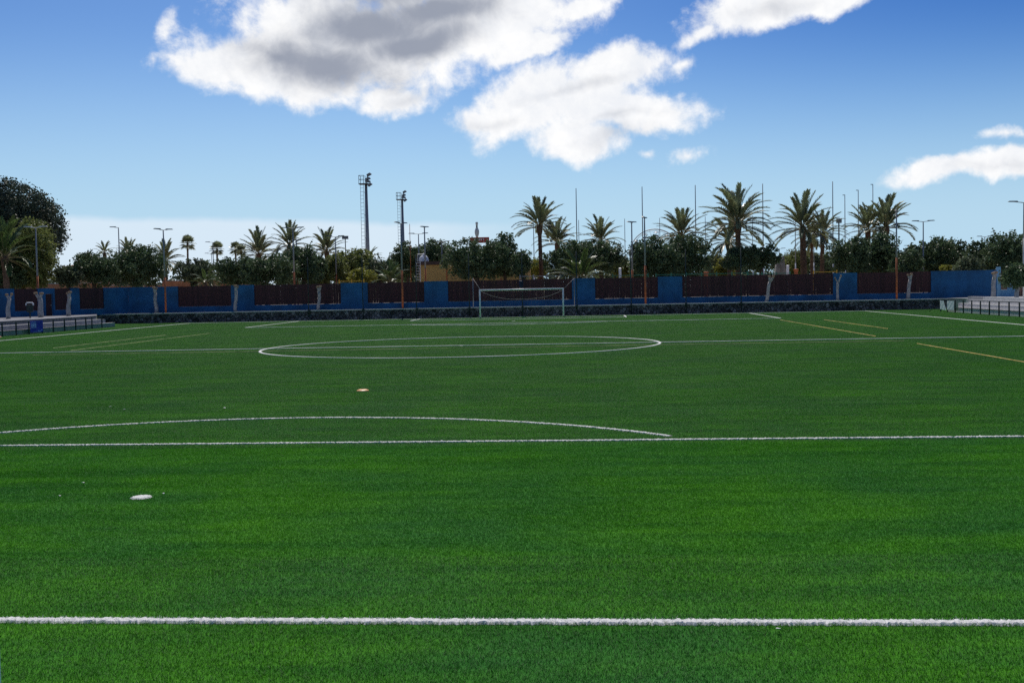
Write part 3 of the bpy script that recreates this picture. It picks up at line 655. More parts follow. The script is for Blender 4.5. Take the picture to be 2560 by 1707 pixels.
# ------------------------------------------------------------------ two floodlight towers with ladders
def tower(label, u, v, Y, ub):
    tp = P(u, v, Y); H = tp[2] - ZT; t_ = thing('floodlight_tower', label, 'floodlight tower', (P(ub, 700, Y)[0], Y, ZT), group='floodlight towers')
    MB().tube([(0, 0, 0), (0, 0, H - 1.6)], [.46, .22], 16).obj('mast', M['steel'], t_, True)
    lad = MB(); x0 = -.62
    for s in (0, .55): lad.box(-1.0 + s, -.95 + s, -.03, .03, 1.5, H - 1.4)
    for k in range(int((H - 3) / .62)): lad.box(-.97, -.42, -.02, .02, 1.7 + .62 * k, 1.75 + .62 * k)
    lad.obj('ladder', M['steel'], t_)
    for k in range(5): MB().box(-.45, -.1, -.04, .04, 3 + k * (H - 6) / 4, 3.08 + k * (H - 6) / 4).obj('ladder_bracket', M['steel'], t_)
    pf = MB().box(-1.12, .5, -.8, .8, H - 1.65, H - 1.5); pf.obj('platform', M['dsteel'], t_)
    cg = MB()
    for x in (-1.10, -.3):
        for y in (-.78, .72): cg.box(x, x + .07, y, y + .07, H - 1.5, H - .15)
    for z in (H - .85, H - .2):
        cg.box(-1.10, -.2, -.78, -.72, z, z + .06).box(-1.10, -.2, .73, .79, z, z + .06).box(-1.102, -1.04, -.72, .73, z, z + .06)
    cg.obj('guard_rail', M['dsteel'], t_)
    MB().tube([(.05, 0, H - 1.5), (.3, 0, H - .1), (.5, 0, H + .05)], .09, 8).obj('head_frame', M['dsteel'], t_)
    for k, (x, z, a) in enumerate(((.35, H - .05, -.5), (.15, H - .75, -.35), (.45, H - 1.75, -.6), (.1, H - 1.2, .1))):
        for y in (-.5, .35):
            o = MB().add([(-.36, -.3, -.1), (.36, -.3, -.1), (.36, .3, -.1), (-.36, .3, -.1), (-.3, -.22, .22), (.3, -.22, .22), (.3, .22, .22), (-.3, .22, .22)], [(3, 2, 1, 0), (4, 5, 6, 7), (0, 1, 5, 4), (1, 2, 6, 5), (2, 3, 7, 6), (3, 0, 4, 7)]).obj('floodlight', M['lampc'], t_, loc=(x + .25, y, z)); o.rotation_euler = (.15, a, 0)
tower('tall grey floodlight tower with ladder, the larger of two', 914, 437, 190, 921)
tower('smaller floodlight tower with ladder just right of the tall one', 1005, 480, 232, 1010)

# ------------------------------------------------------------------ broadleaf trees
def crown_mesh(rx, ry, rz, seed, m, leaf=.24, dens=1., lumps=None):
    r = np.random.default_rng(seed); n_l = lumps or 9
    lob = [(np.zeros(3), .80)]
    for k in range(n_l):
        d = r.normal(size=3); d[2] = d[2] * .7 + .12; d /= np.linalg.norm(d); lob.append((d * r.uniform(.42, .66), r.uniform(.34, .52)))
    surf = (rx * ry + rx * rz + ry * rz) * 4.2
    ncl = int(max(110, surf * 2.9 * dens)); per = 36
    which = r.integers(0, len(lob), ncl); d = r.normal(size=(ncl, 3)); d /= np.linalg.norm(d, axis=1)[:, None]
    ctr = np.array([lob[k][0] for k in which]); rad = np.array([lob[k][1] for k in which])
    c = ctr + d * (rad * r.uniform(.72, 1.06, ncl))[:, None]
    c[:, 2] = np.where(c[:, 2] < -.62, -.62 - (c[:, 2] + .62) * .25, c[:, 2])       # flat under-side
    c = c * np.array([rx, ry, rz])
    cs = r.uniform(.28, .62, ncl) * min(1.7, max(.8, (rx / 3.4) ** .7))
    pts = np.repeat(c, per, 0) + r.normal(size=(ncl * per, 3)) * np.repeat(cs, per)[:, None] * np.array([.62, .62, .5])
    q97 = np.quantile(np.abs(c[:, 0]), .97); c[:, 0] *= rx * .90 / q97; q97 = np.quantile(np.abs(c[:, 1]), .97); c[:, 1] *= ry * .90 / q97
    zt, zl = np.quantile(c[:, 2], .98), np.quantile(c[:, 2], .02); c[:, 2] = -rz * .93 + (c[:, 2] - zl) * (rz * 1.83) / (zt - zl)
    rr_ = np.linalg.norm(c / np.array([rx, ry, rz]), axis=1); c = c / np.maximum(1., rr_ / 1.04)[:, None]
    pts = np.repeat(c, per, 0) + np.clip(r.normal(size=(ncl * per, 3)), -1.7, 1.7) * np.repeat(cs, per)[:, None] * np.array([.55, .55, .45])
    ni = int(ncl * 14); inn = r.normal(size=(ni, 3)); inn /= np.linalg.norm(inn, axis=1)[:, None]; inn *= (r.uniform(0, 1, ni) ** .4 * .78)[:, None]; inn = inn * np.array([rx, ry, rz]) ; pts = np.r_[pts, inn]
    # sprigs that break the outline
    ns = int(ncl * .14); ks = r.integers(0, ncl, ns); dirs = c[ks] / (np.linalg.norm(c[ks], axis=1)[:, None] + 1e-6) + r.normal(0, .35, (ns, 3)); dirs[:, 2] += .35
    tt = r.uniform(.1, 1., (ns, 9)); sp = c[ks][:, None, :] + dirs[:, None, :] * (tt * .55)[:, :, None] + r.normal(0, .06, (ns, 9, 3))
    pts = np.r_[pts, sp.reshape(-1, 3)]
    n = len(pts); a = r.normal(size=(n, 3)); a /= np.linalg.norm(a, axis=1)[:, None]; b = np.cross(a, r.normal(size=(n, 3))); b /= np.linalg.norm(b, axis=1)[:, None]
    s = 1.15 * leaf * r.uniform(.6, 1.15, n)[:, None]
    q = np.stack([pts - a * s * .5, pts + b * s * .34, pts + a * s * .5, pts - b * s * .34], 1)
    return fast_mesh('crown', q, 4, m)
tseed = [100]
def tree(label, u, vt, vb, hw, Y, m='leaf_dark', name='broadleaf_tree', leaf=.24, dens=1., group='trees behind the blue wall', trunk=True, lumps=None, deep=1., zb=ZT):
    tseed[0] += 1; r = random.Random(tseed[0])
    top = P(u, vt, Y); bot = P(u, vb, Y); rx = hw / PPM(Y); rz = (top[2] - bot[2]) / 2; zc = (top[2] + bot[2]) / 2; ry = rx * .95 * deep
    t_ = thing(name, label, 'tree', (top[0], Y, zb), group=group)
    cz = zc - zb
    link('crown', crown_mesh(rx * 1.04, ry * 1.04, rz * 1.03, tseed[0], M[m], leaf, dens, lumps), t_, (0, 0, cz))
    if trunk:
        mb = MB(); h = max(.6, cz - rz * .55); rr = .12 + rx * .045
        mb.tube([(0, 0, -.1), (.05, .03, h * .5), (-.04, 0, h)], [rr * 1.25, rr, rr * .9], 9)
        for k in range(6):
            a = k * 1.05 + r.random(); e = (math.cos(a) * rx * .6, math.sin(a) * ry * .6, cz + rz * r.uniform(-.25, .45))
            mb.tube([(-.04, 0, h - .1), (e[0] * .45, e[1] * .45, h + (e[2] - h) * .4), e], [rr * .6, rr * .4, rr * .12], 6)
        mb.obj('trunk', M['bark'], t_, True)
    return t_
T = tree
T('huge dark tree towering at the left edge of the picture', -8, 463, 700, 146, 139, 'leaf_brown', leaf=.28, lumps=14, dens=1.5)
T('rounded olive-green tree in front of the huge dark tree', 48, 556, 716, 92, 117, 'leaf_olive', leaf=.26)
T('low dark shrub-like tree at the left edge under the palm', 2, 640, 722, 60, 113, 'leaf_dark')
T('dark glossy tree right of the huge left tree', 232, 632, 716, 66, 122)
T('dark glossy tree left of the orange-based double lamp', 335, 619, 716, 74, 126)
T('thin greyish tree in the gap beside the huge dark tree', 172, 668, 716, 34, 119, 'leaf_grey')
T('greyish green tree below the slim fan palm', 488, 652, 712, 52, 128, 'leaf_grey')
T('dark tree under the left fan palms', 590, 651, 712, 66, 124)
T('broad dark tree under the left date palms', 665, 640, 712, 74, 121)
T('tall dark tree behind the two close lamp posts', 758, 621, 714, 52, 126)
T('pale olive tree under the bushy palm left of the tower', 812, 640, 712, 52, 131, 'leaf_olive', leaf=.26)
T('yellowish olive tree at the foot of the tall floodlight tower', 878, 628, 708, 58, 136, 'leaf_olive', leaf=.28)
T('low green tree right of the tall floodlight tower', 950, 648, 704, 44, 132, 'leaf_grey')
T('dark tree behind the white tank', 1018, 612, 702, 46, 150)
T('leafy tree behind the yellow building', 1085, 604, 690, 60, 155)
T('large round dark tree in front of the yellow building', 1190, 603, 693, 82, 122, lumps=12)
T('dark tree peak left of the tallest centre palm', 1260, 587, 690, 42, 125)
T('small dark tree touching the tallest palm trunk', 1308, 628, 692, 26, 121, leaf=.2)
T('wide dark tree under the two centre date palms', 1425, 606, 685, 62, 132)
T('round dark tree right of the centre date palms', 1502, 604, 680, 62, 135)
T('large dark round tree behind the lamp right of the goal', 1640, 597, 698, 66, 120)
T('dark round tree below the palm by the big wheel', 1718, 592, 698, 62, 123)
T('distant green tree between the two dark right trees', 1785, 640, 690, 34, 168, 'leaf_grey')
T('dark umbrella-shaped tree left half under the largest palm', 1847, 622, 672, 44, 124)
T('dark umbrella-shaped tree crown beside the grey stone marker', 1903, 613, 672, 44, 127)
T('bright green distant tree behind the grey stone marker', 1985, 629, 690, 52, 176, 'leaf_olive')
T('distant green tree right of the palm cluster', 2064, 634, 690, 40, 172, 'leaf_grey')
T('big dark tree below the right palm pair', 2130, 600, 684, 58, 123)
T('big dark rounded tree right of the hooked masts', 2196, 590, 684, 60, 126)
T('small dark tree behind the right orange-based lamp', 2268, 628, 692, 36, 120)
T('round dark tree over the right end of the timber panels', 2325, 600, 690, 58, 124)
T('round dark tree beside the plain blue wall on the right', 2382, 602, 684, 44, 128)
T('pale grey-green shrub above the right blue wall', 2424, 646, 692, 32, 114, 'leaf_grey')
T('dark tree above the right end of the blue wall', 2462, 606, 690, 44, 121)
T('large dark tree at the right edge of the picture', 2535, 584, 694, 72, 118)
for lab, u, vt, vb, hw, Y in (('round yellow-green bush behind the tallest palm trunk', 1346, 650, 690, 30, 150), ('yellow-green bush left of the umbrella-shaped tree', 1812, 645, 690, 22, 140), ('yellowish bush right of the low centre palm', 1556, 655, 692, 24, 150), ('small bush below the right dark trees', 2375, 668, 690, 20, 116), ('pale bush under the olive tree', 905, 676, 706, 30, 118)):
    T(lab, u, vt, vb, hw, Y, 'leaf_lime', 'bush', leaf=.2, group='bushes in the park', trunk=True)
belt = []
br = np.random.default_rng(5)
for k in range(150):
    x = br.uniform(-95, 115); yy = br.uniform(196, 225); h = br.uniform(4.2, 7.2) * (1 + .12 * math.sin(x * .13)); n = 330
    d = br.normal(size=(n, 3)); d /= np.linalg.norm(d, axis=1)[:, None]; c_ = np.array([x, yy, h * .5 + ZT]) + d * np.array([br.uniform(2, 4), 2, h * .5]) * br.uniform(.6, 1.05, n)[:, None]
    a_ = br.normal(size=(n, 3)); a_ /= np.linalg.norm(a_, axis=1)[:, None]; b_ = np.cross(a_, br.normal(size=(n, 3))); b_ /= np.linalg.norm(b_, axis=1)[:, None]; sz = br.uniform(.25, .5, n)[:, None]
    belt.append(np.stack([c_ - a_ * sz, c_ + b_ * sz * .7, c_ + a_ * sz, c_ - b_ * sz * .7], 1))
o = link('tree_belt', fast_mesh('tree_belt', np.concatenate(belt), 4, M['leaf_grey'])); o['kind'] = 'stuff'; o['label'] = 'distant mass of trees and shrubs across the park'
# small leafy crown on the right-hand trunk (a part of that tree)
c = P(2541, 690, lt.location.y)
link('crown', crown_mesh(34 / PPM(c[1]), 1.0, 22 / PPM(c[1]), 77, M['leaf_dark'], .2), lt, (c[0] - lt.location.x, 0, c[2] - .98))

# ------------------------------------------------------------------ palms
def frond_mesh(theta, seed, droop, Lf=3.3, nl=46, m='frond', wl=.085, ll=.56):
    """one pinnate frond: theta = start angle from the vertical (degrees), bending outwards along +x"""
    r = np.random.default_rng(seed); n = 16; pts = [np.zeros(3)]; a = math.radians(theta)
    for i in range(n):
        a2 = a + math.radians(droop) * ((i + .5) / n) ** 1.5; pts.append(pts[-1] + np.array([math.sin(a2), 0, math.cos(a2)]) * Lf / n)
    pts = np.array(pts); q = []
    for i in range(nl):
        s = .2 + .8 * (i + .5) / nl; k = s * n; j = min(int(k), n - 1); p = pts[j] + (pts[j + 1] - pts[j]) * (k - j); t = pts[j + 1] - pts[j]; t /= np.linalg.norm(t)
        up = np.cross(t, np.array([0, 1., 0])); up *= np.sign(up @ np.array([-math.cos(a), 0, math.sin(a)]) or 1)
        ln = ll * (math.sin(math.pi * (.12 + .80 * s)) ** .6) * r.uniform(.85, 1.1)
        for sd in (-1, 1):
            d = t * r.uniform(.85, 1.1) + np.array([0, sd, 0]) * r.uniform(.45, .75) + up * r.uniform(.15, .45); d /= np.linalg.norm(d)
            d2 = d + np.array([0, 0, -.28]); wv = np.cross(d, up); wv /= np.linalg.norm(wv); wv *= wl / 2
            mid = p + d * ln * .55; tip = mid + d2 / np.linalg.norm(d2) * ln * .5
            q += [p - wv * .6, p + wv * .6, mid + wv, mid - wv, mid - wv, mid + wv, tip + wv * .15, tip - wv * .15]
    me = fast_mesh('frond', q, 4, M[m]); me.materials.append(M['rachis'])
    # rachis as a tapering four-sided stalk in the same mesh
    import bmesh
    bm = bmesh.new(); bm.from_mesh(me); ring = []
    for i, p in enumerate(pts):
        rr = .045 * (1 - .85 * i / n); ring.append([bm.verts.new(p + np.array(o) * rr) for o in ((0, 1, .6), (0, -1, .6), (0, 0, -1))])
    for A, B in zip(ring[:-1], ring[1:]):
        for j in range(3): f = bm.faces.new((A[j], A[(j + 1) % 3], B[(j + 1) % 3], B[j])); f.material_index = 1
    bm.to_mesh(me); bm.free(); return me
CL = [(6, 26), (18, 38), (32, 48), (48, 55), (64, 58), (82, 50), (100, 40), (120, 22)]
FR = {k: [[frond_mesh(th, 10 * i + j, dr * s, m=k) for j, s in enumerate((.8, 1.1, 1.35))] for i, (th, dr) in enumerate(CL)] for k in ('frond', 'frondg')}
def palm_trunk(H, r0, bulge, seed):
    r = random.Random(seed); pts, rad = [], []
    n = max(6, int(H / .45))
    for i in range(n + 1):
        s = i / n; pts.append((.10 * math.sin(s * 2.3 + seed) * min(1, H / 6), .05 * math.sin(s * 3 + seed * 2), H * s)); q = r0 * (1.1 - .22 * s) * (1 + (.05 if i % 2 else -.04))
        if H * (1 - s) < 1.15: q *= 1 + bulge * math.sin(math.pi * min(1, (1.15 - H * (1 - s)) / 1.0) * .8)
        rad.append(q)
    return MB().tube(pts, rad, 12), pts[-1]
pseed = [0]
def palm(label, u, vbase, vtop, rpx, Y, n=38, classes=(0, 7), bulge=.55, kind='frond', zb=ZT, r0=.27, name='date_palm', group='date palms in the park'):
    pseed[0] += 1; sd = pseed[0]; r = random.Random(sd * 13)
    b = P(u, vbase, Y); H = b[2] - zb; R = rpx / PPM(Y); sc = R / 2.75
    t_ = thing(name, label, 'palm', (b[0], Y, zb), group=group)
    if H > .25:
        mb, tp = palm_trunk(H, r0 * sc ** .5, bulge, sd); mb.obj('trunk', M['pbark'], t_, True)
    else: tp = (0, 0, H)
    lo, hi = classes
    for k in range(n):
        s = (k + .5) / n; ci = min(7, lo + int((hi - lo + 1) * s ** .85)); az = k * 2.39996 + r.uniform(-.25, .25)
        link('frond', FR[kind][ci][r.randrange(3)], t_, (tp[0] + .1 * sc * math.cos(az), tp[1] + .1 * sc * math.sin(az), tp[2] - .02 - .25 * s * sc), (r.uniform(-.08, .08), r.uniform(-.1, .1), az), (sc * r.uniform(.9, 1.1),) * 3)
    return t_
palm('small palm crown poking out above the dark tree at far left', 262, 632, 605, 26, 150, 22, (0, 5))
palm('bushy palm crown above the dark tree left of the lamp', 322, 632, 605, 32, 146, 30, (0, 5))
palm('date palm behind the orange-based lamp on the left', 414, 652, 612, 46, 146, 36, (0, 6))
palm('date palm with raised fronds, left of a neighbouring palm pair', 647, 634, 567, 54, 148, 34, (0, 5))
palm('date palm behind the double lamp, right of the left pair', 722, 614, 561, 54, 148, 38, (0, 6))
palm('bushy date palm left of the tall floodlight tower', 815, 628, 582, 50, 152, 38, (0, 5))
palm('small palm at the foot of the tall floodlight tower', 921, 648, 622, 32, 165, 20, (1, 6))
palm('tallest centre date palm with a bare trunk right of the round tree', 1350, 563, 489, 62, 140, 36, (0, 5), .75, r0=.24)
palm('date palm close right of the tallest centre palm', 1395, 607, 552, 54, 156, 36, (0, 5))
palm('date palm above the round tree right of the centre', 1502, 602, 562, 52, 156, 34, (0, 5))
palm('low spreading palm rising just behind the wall right of the goal', 1452, 698, 630, 72, 112, 34, (1, 5), .2, 'frondg')
palm('date palm right of the big wheel', 1702, 587, 527, 60, 146, 44, (0, 6))
palm('largest date palm on the right with a dense crown', 1843, 556, 460, 80, 128, 44, (0, 6), .6)
palm('shorter date palm just behind the largest right palm', 1822, 598, 534, 64, 136, 40, (1, 7), .6)
palm('date palm leaning fronds to the left, biggest of the right cluster', 2009, 566, 479, 70, 132, 40, (0, 6), .3, r0=.33)
palm('thin date palm in the middle of the right cluster', 2031, 592, 524, 46, 144, 34, (0, 7), .7, r0=.2)
palm('date palm on the right side of the right cluster', 2056, 583, 514, 52, 142, 34, (0, 6), .5)
palm('left one of the two palms by the hooked masts', 2168, 575, 500, 58, 138, 30, (0, 5), .45)
palm('right one of the two palms by the hooked masts', 2213, 566, 493, 64, 136, 34, (0, 5), .75)
palm('dark palm with long fronds at the left edge before the olive tree', 12, 640, 560, 85, 110, 34, (0, 6), .4, 'frondg', zb=.88)
palm('low bright green palm just above the left timber panel', 514, 706, 672, 36, 116, 24, (1, 6), .2, 'frondg')
palm('low green palm by the wall left of the yellow building', 978, 704, 660, 44, 114, 26, (0, 5), .2, 'frondg')
# fan palms
def fan_mesh(theta, seed):
    r = np.random.default_rng(seed); a = math.radians(theta); st = np.array([math.sin(a), 0, math.cos(a)]); b = st * .75; q = []
    w = np.array([0, .025, 0]); q += [-w, w, b + w, b - w]
    up = np.array([-math.cos(a), 0, math.sin(a)])
    for i in range(19):
        t = math.radians(-115 + 230 * i / 18); d = st * math.cos(t) + np.array([0, 1, 0]) * math.sin(t) + up * .12; d /= np.linalg.norm(d); pr_ = np.cross(d, up); pr_ /= np.linalg.norm(pr_)
        l = .78 * r.uniform(.9, 1.1); m_ = b + d * l * .6; tip = m_ + (d + np.array([0, 0, -.45])) * l * .38
        q += [b - pr_ * .015, b + pr_ * .015, m_ + pr_ * .055, m_ - pr_ * .055, m_ - pr_ * .055, m_ + pr_ * .055, tip + pr_ * .008, tip - pr_ * .008]
    return fast_mesh('frond', q, 4, M['frond'])
FAN = [fan_mesh(th, k) for k, th in enumerate((12, 30, 48, 66, 84, 104, 128))]
def fan_palm(label, u, vc, rpx, Y, r0=.16):
    pseed[0] += 1; sd = pseed[0]; r = random.Random(sd * 7); b = P(u, vc, Y); H = b[2] - ZT; sc = rpx / PPM(Y) / 1.35
    t_ = thing('fan_palm', label, 'palm', (b[0], Y, ZT), group='fan palms on the left')
    mb, tp = palm_trunk(H, r0, .2, sd); mb.obj('trunk', M['pbark'], t_, True)
    for k in range(34):
        s = (k + .5) / 34; az = k * 2.39996 + r.uniform(-.2, .2)
        link('frond', FAN[min(6, int(7 * s))], t_, (tp[0], tp[1], tp[2] - .15 * s), (r.uniform(-.1, .1), r.uniform(-.1, .1), az), (sc * r.uniform(.88, 1.1),) * 3)
fan_palm('slim fan palm standing alone on the left', 469, 608, 21, 175)
fan_palm('fan palm partly behind a lamp on the left', 541, 622, 20, 182)
fan_palm('fan palm left one of a low pair near the left date palms', 587, 621, 18, 185)
fan_palm('fan palm right one of a low pair near the left date palms', 603, 627, 18, 180)

# ------------------------------------------------------------------ buildings and park fittings
Yb = 133.; b0 = P(1050, 690, Yb); b1 = P(1320, 690, Yb); zr = P(1100, 662, Yb)[2] - ZT
yb_ = thing('yellow_building', 'low ochre yellow flat-roofed building behind the wall left of the goal', 'building', (b0[0], Yb, ZT)); wb = b1[0] - b0[0]
MB().box(0, wb, 0, 7, 0, zr).obj('wall', M['yellow'], yb_)
MB().box(-.25, wb + .25, -.3, 7.3, zr + .002, zr + .42).obj('roof', M['roof'], yb_)
for k in range(1, 4): MB().box(wb * k / 4 - .06, wb * k / 4 + .06, -.05, -.003, 0, zr).obj('downpipe', M['orange'], yb_)
for k in range(3):
    x = wb * (.38 + .2 * k); wn = MB().box(x, x + .9, -.03, -.004, 1.0, 2.0).obj('window', M['white'], yb_); MB().box(x + .07, x + .83, -.045, -.031, 1.07, 1.93).obj('pane', M['glass'], wn)
tk = thing('water_tank', 'white domed tank on the roof of the yellow building', 'tank', (P(1056, 650, Yb)[0] , Yb + 1.2, ZT + zr + .42)); rt_ = 12.5 / PPM(Yb)
MB().lathe([(rt_, 0), (rt_ * 1.02, .12), (rt_ * .97, .32), (rt_ * .84, .52), (rt_ * .6, .7), (rt_ * .3, .8), (.05, .82)], 20).obj('dome', M['white'], tk, True)
MB().lathe([(.16, .8), (.17, .98), (.05, 1.02)], 10).obj('cap', M['white'], tk, True)
ld = thing('roof_ladder', 'white metal ladder on the left end of the yellow building', 'ladder', (P(1047, 690, Yb)[0], Yb - .35, ZT)); 
for s in (-.26, .26): MB().box(s - .035, s + .035, -.03, .03, 0, zr + .75).obj('rail', M['white'], ld)
me_r = MB().box(-.225, .225, -.02, .02, 0, .04).mesh('rung', M['white'])
for k in range(int((zr + .4) / .33)): link('rung', me_r, ld, (0, 0, .3 + .33 * k))
hp = thing('handrail', 'white tubular rail beside the domed tank', 'railing', (P(1043, 690, Yb)[0], Yb + .6, ZT + zr + .42))
for s in (0, .7): MB().tube([(s, 0, 0), (s, 0, .9)], .03, 6).obj('post', M['white'], hp)
MB().tube([(0, 0, .9), (.7, 0, .9)], .03, 6).obj('rail', M['white'], hp)
# bowling sign
Ys = 215.; sg = P(1199, 600, Ys); pm_s = PPM(Ys)
bs = thing('bowling_sign', 'red roadside sign board topped by a giant white bowling pin', 'sign', (sg[0], Ys, ZT)); zsb = P(1199, 603, Ys)[2] - ZT; hw_ = 24 / pm_s; hh = 9.5 / pm_s
MB().box(-hw_, hw_, -.15, .15, zsb - .35, zsb + hh).obj('board', M['red'], bs)
for s in (-.8, .8): MB().tube([(s * hw_, .3, 0), (s * hw_, .3, zsb)], .14, 8).obj('post', M['dsteel'], bs)
for k, (x, wv, hv) in enumerate(((-.50, .1, .55), (-.33, .12, .7), (-.02, .13, .7), (.18, .11, .6), (.42, .09, .55))):
    MB().box((x - wv / 2) * hw_, (x + wv / 2) * hw_, -.19, -.151, zsb + .1, zsb + .1 + hv * hh * .8).obj('letter', M['white'], bs)
xp = (P(1192.5, 590, Ys)[0] - sg[0]); hpn = (595 - 557) / pm_s; rp = 5.7 / pm_s
MB().lathe([(rp * .42, 0), (rp * .62, .08 * hpn), (rp * .92, .24 * hpn), (rp, .36 * hpn), (rp * .86, .5 * hpn), (rp * .5, .62 * hpn), (rp * .36, .68 * hpn), (rp * .36, .76 * hpn), (rp * .5, .86 * hpn), (rp * .58, .93 * hpn), (rp * .52, hpn), (.05, hpn + .01)], 18, (xp, 0, zsb + hh)).obj('pin', M['lampw'], bs, True)
MB().lathe([(rp * .40, .665 * hpn), (rp * .40, .77 * hpn)], 18, (xp, 0, zsb + hh)).obj('neck_band', M['dsteel'], bs, True)
# ferris wheel far behind
Yf = 400.; cf = P(1637, 636, Yf); Rf = 62 / PPM(Yf)
fwl = thing('ferris_wheel', 'distant ferris wheel rising behind the dark tree', 'ferris wheel', (cf[0], Yf, ZT)); hz = cf[2] - ZT
for yy in (-.7, .7): MB().tube([(Rf * math.cos(a), yy, hz + Rf * math.sin(a)) for a in np.linspace(0, 6.28318, 49)], .16, 6, False).obj('rim', M['lampw'], fwl, True)
MB().tube([(Rf * .93 * math.cos(a), 0, hz + Rf * .93 * math.sin(a)) for a in np.linspace(0, 6.28318, 49)], .07, 6, False).obj('rim', M['lampw'], fwl, True)
spm = MB()
for k in range(16): a = 6.28318 * (k + .5) / 16; MB().tube([(0, 0, hz), (Rf * math.cos(a), 0, hz + Rf * math.sin(a))], .05, 5).obj('spoke', M['lampw'], fwl)
gm = MB().lathe([(.3, -1.5), (.85, -1.35), (.9, -.95), (.82, -.9)], 12).lathe([(1.05, -.12), (.6, .15), (.05, .3)], 12).tube([(0, 0, -1.3), (0, 0, .3)], .06, 6).mesh('gondola', M['steel'])
for k in range(14): a = 6.28318 * (k + .35) / 14; link('gondola', gm, fwl, (Rf * math.cos(a), 0, hz + Rf * math.sin(a) - 1.1))
for s in (-1, 1): MB().tube([(s * Rf * .55, 0, 0), (0, 0, hz)], [.3, .2], 8).obj('leg', M['lampw'], fwl)
# low walls and houses seen under the left trees
def low_wall(label, u0, u1, vtop, Y, m, name='garden_wall', th=.25):
    a, b_ = P(u0, vtop, Y), P(u1, vtop, Y); H = a[2] - ZT
    t_ = thing(name, label, 'wall', (a[0], Y, ZT)); MB().box(0, b_[0] - a[0], 0, th, 0, H).obj('wall_body', M[m], t_); MB().box(-.05, b_[0] - a[0] + .05, -.06, th + .06, H + .002, H + .1).obj('coping', M['conc'], t_)
low_wall('terracotta garden wall glimpsed under the left trees', 20, 270, 713, 134, 'terra')
low_wall('terracotta wall piece between trees left of the lamp', 275, 400, 716, 131, 'terra')
low_wall('terracotta wall behind the low bright green palm', 405, 640, 704, 138, 'terra')
low_wall('orange garden wall below the right palm pair', 2130, 2260, 676, 132, 'terra')
Yh = 160.; h0 = P(160, 690, Yh); hs = thing('peach_house', 'peach coloured house glimpsed right of the huge left tree', 'house', (h0[0], Yh, ZT)); hH = P(170, 667, Yh)[2] - ZT
MB().box(0, 5.5, 0, 6, 0, hH).obj('wall', M['peach'], hs)
MB().add([(-.3, -.3, hH), (5.8, -.3, hH), (5.8, 6.3, hH), (-.3, 6.3, hH), (1.2, 3, hH + .5), (4.3, 3, hH + .5)], [(3, 2, 1, 0), (0, 1, 5, 4), (1, 2, 5), (2, 3, 4, 5), (3, 0, 4)]).obj('roof', M['terra'], hs)
for x in (.9, 3.4):
    wn = MB().box(x, x + 1.1, -.03, -.003, 1.2, 2.4).obj('window', M['white'], hs); MB().box(x + .08, x + 1.02, -.045, -.031, 1.28, 2.32).obj('pane', M['glass'], hs.children[-1] if False else wn)
# green park fence, pieces showing above the wall
def park_fence(label, u0, u1, vtop, Y, m='lgreen', step=1.6, infill=True):
    a, b_ = P(u0, vtop, Y), P(u1, vtop, Y); H = a[2] - ZT; Wd = b_[0] - a[0]
    t_ = thing('park_fence', label, 'fence', (a[0], Y, ZT), group='fences in the park')
    pmx = MB().box(-.05, .05, -.05, .05, 0, H + .12).mesh('post', M[m]); n = max(1, round(Wd / step))
    for i in range(n + 1): link('post', pmx, t_, (Wd * i / n, 0, 0))
    for z in (H - .02, H - .42, .5): MB().box(.05, Wd - .05, -.03, .03, z - .06, z).obj('rail', M[m], t_)
park_fence('green park fence above the wall right of the centre', 1532, 1620, 688, 112)
park_fence('green park fence above the wall below the big wheel tree', 1640, 1868, 686, 112)
park_fence('green park fence above the wall by the grey stone marker', 1870, 1975, 684, 112)
park_fence('yellow-green park fence above the wall left of the tower', 848, 910, 702, 114, 'ypaint')
park_fence('yellow park railing above the wall below the palm cluster', 2034, 2092, 679, 113, 'ypaint')
park_fence('grey park railing behind the tallest palm trunk', 1300, 1400, 690, 114, 'steel')
for lab, u, v0, v1, Y in (('white square post left of the palm cluster', 1969, 664, 690, 118), ('white square post right of the low centre palm', 1550, 671, 694, 118)):
    t_ = P(u, v0, Y); o = MB().box(-.13, .13, -.13, .13, 0, t_[2] - ZT).add([(-.16, -.16, t_[2] - ZT), (.16, -.16, t_[2] - ZT), (.16, .16, t_[2] - ZT), (-.16, .16, t_[2] - ZT), (0, 0, t_[2] - ZT + .08)], [(3, 2, 1, 0), (0, 1, 4), (1, 2, 4), (2, 3, 4), (3, 0, 4)]).obj('square_post', M['white'], loc=(t_[0], Y, ZT)); tag(o, lab, 'post')
Yo = 150.; ob = P(1950, 641, Yo); H = ob[2] - ZT; ro_ = 13.5 / PPM(Yo)
obm = thing('stone_marker', 'grey tapering stone marker right of the umbrella-shaped tree', 'monument', (ob[0], Yo, ZT))
for k in range(7):
    z0, z1 = H * k / 7, H * (k + 1) / 7 - .02; r0_, r1_ = ro_ * (1.1 - .45 * (k / 7) ** 1.6), ro_ * (1.1 - .45 * ((k + 1) / 7) ** 1.6)
    MB().lathe([(r0_ * 1.414, z0), (r1_ * 1.414, z1)], 4).obj('stone', M['obel'], obm).rotation_euler = (0, 0, math.pi / 4 + random.uniform(-.03, .03))
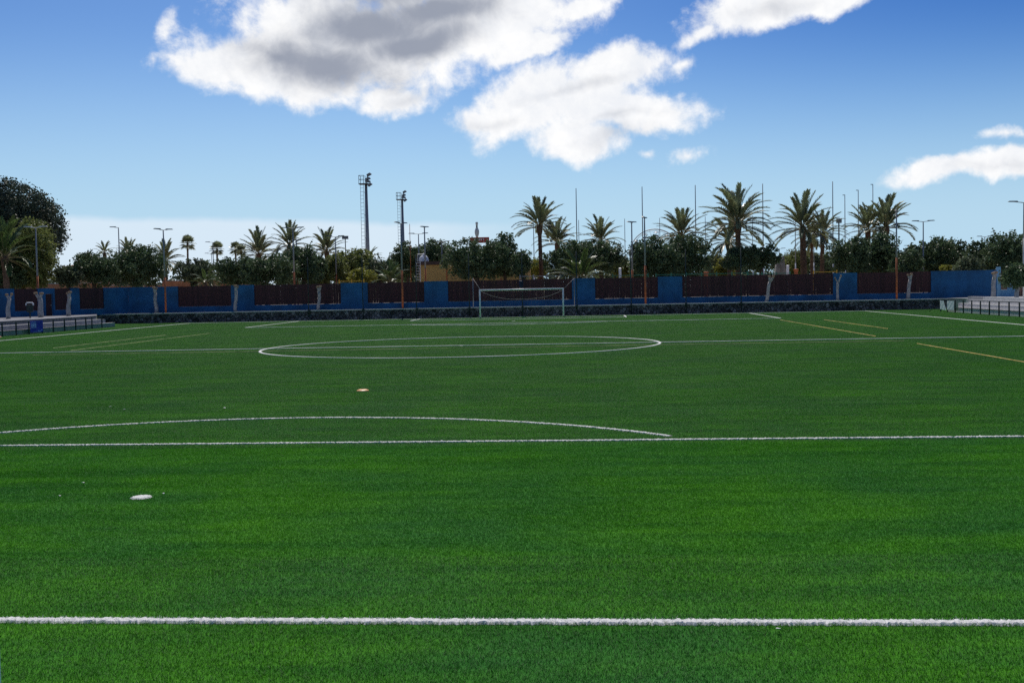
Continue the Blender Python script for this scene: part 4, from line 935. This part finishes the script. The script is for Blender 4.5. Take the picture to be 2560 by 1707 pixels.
# small objects on the wall edge far right: flower-like orange signs
for lab, u, v, Y, m in (('small orange bollard left of the white square post', 1990, 672, 116, 'orange'), ('small orange litter bin above the green park fence', 1765, 679, 116, 'orange')):
    t_ = P(u, v, Y); o = MB().lathe([(.2, 0), (.2, t_[2] - ZT - .25), (.26, t_[2] - ZT - .2), (.26, t_[2] - ZT - .02), (.1, t_[2] - ZT)], 12).obj('bollard', M[m], loc=(t_[0], Y, ZT)); tag(o, lab, 'bollard')

# ------------------------------------------------------------------ small things on the pitch
cn = G(907, 978)
o = MB().lathe([(.165, .02), (.16, .028), (.10, .056), (.055, .058), (.05, .05)], 20).obj('marker_disc', M['ochre'], loc=(cn[0], cn[1], 0)); tag(o, 'flat orange training marker disc lying on the turf', 'marker')
for k, (u, v, s, lab) in enumerate(((149, 1240, .035, 'tiny white paper scrap left of the penalty spot'), (208, 1207, .05, 'small curled white scrap above and left of the penalty spot'), (408, 1234, .03, 'tiny white scrap right of the penalty spot'), (1946, 1573, .04, 'white scrap below the nearest line on the right'), (561, 1020, .09, 'thin white scrap beyond the penalty arc'), (310, 1024, .05, 'small white scrap beyond the penalty arc on the left'), (276, 1017, .04, 'tiny white scrap far left beyond the penalty arc'))):
    p = G(u, v, .03); n = 7; rr = random.Random(k); s *= .65
    v_ = [(s * rr.uniform(.5, 1) * math.cos(6.28 * i / n), s * rr.uniform(.5, 1) * math.sin(6.28 * i / n), rr.uniform(0, .012)) for i in range(n)]; v_ += [(x * .9, y * .9, z - .006) for x, y, z in v_]
    f = [tuple(range(n)), tuple(reversed(range(n, 2 * n)))] + [(i, i + n, (i + 1) % n + n, (i + 1) % n) for i in range(n)]
    tag(MB().add(v_, f).obj('paper_scrap', M['litter'], loc=(p[0], p[1], .036)), lab, 'litter', 'scraps of litter on the turf')
# white painted post close by at the left edge of view
fp = P(6.5, 1707, -1.97)
fpt = thing('fence_post', 'pale painted metal post close by at the lower left edge', 'post', (fp[0] - .032, -2.0, 0))
MB().box(-.03, .03, -.03, .03, 0, 3.2).obj('upright', M['wmetal'], fpt); MB().box(-.09, .09, -.09, .09, 0, .02).obj('base_plate', M['steel'], fpt); MB().box(-.034, .034, -.034, .034, 3.2, 3.23).obj('cap', M['steel'], fpt)
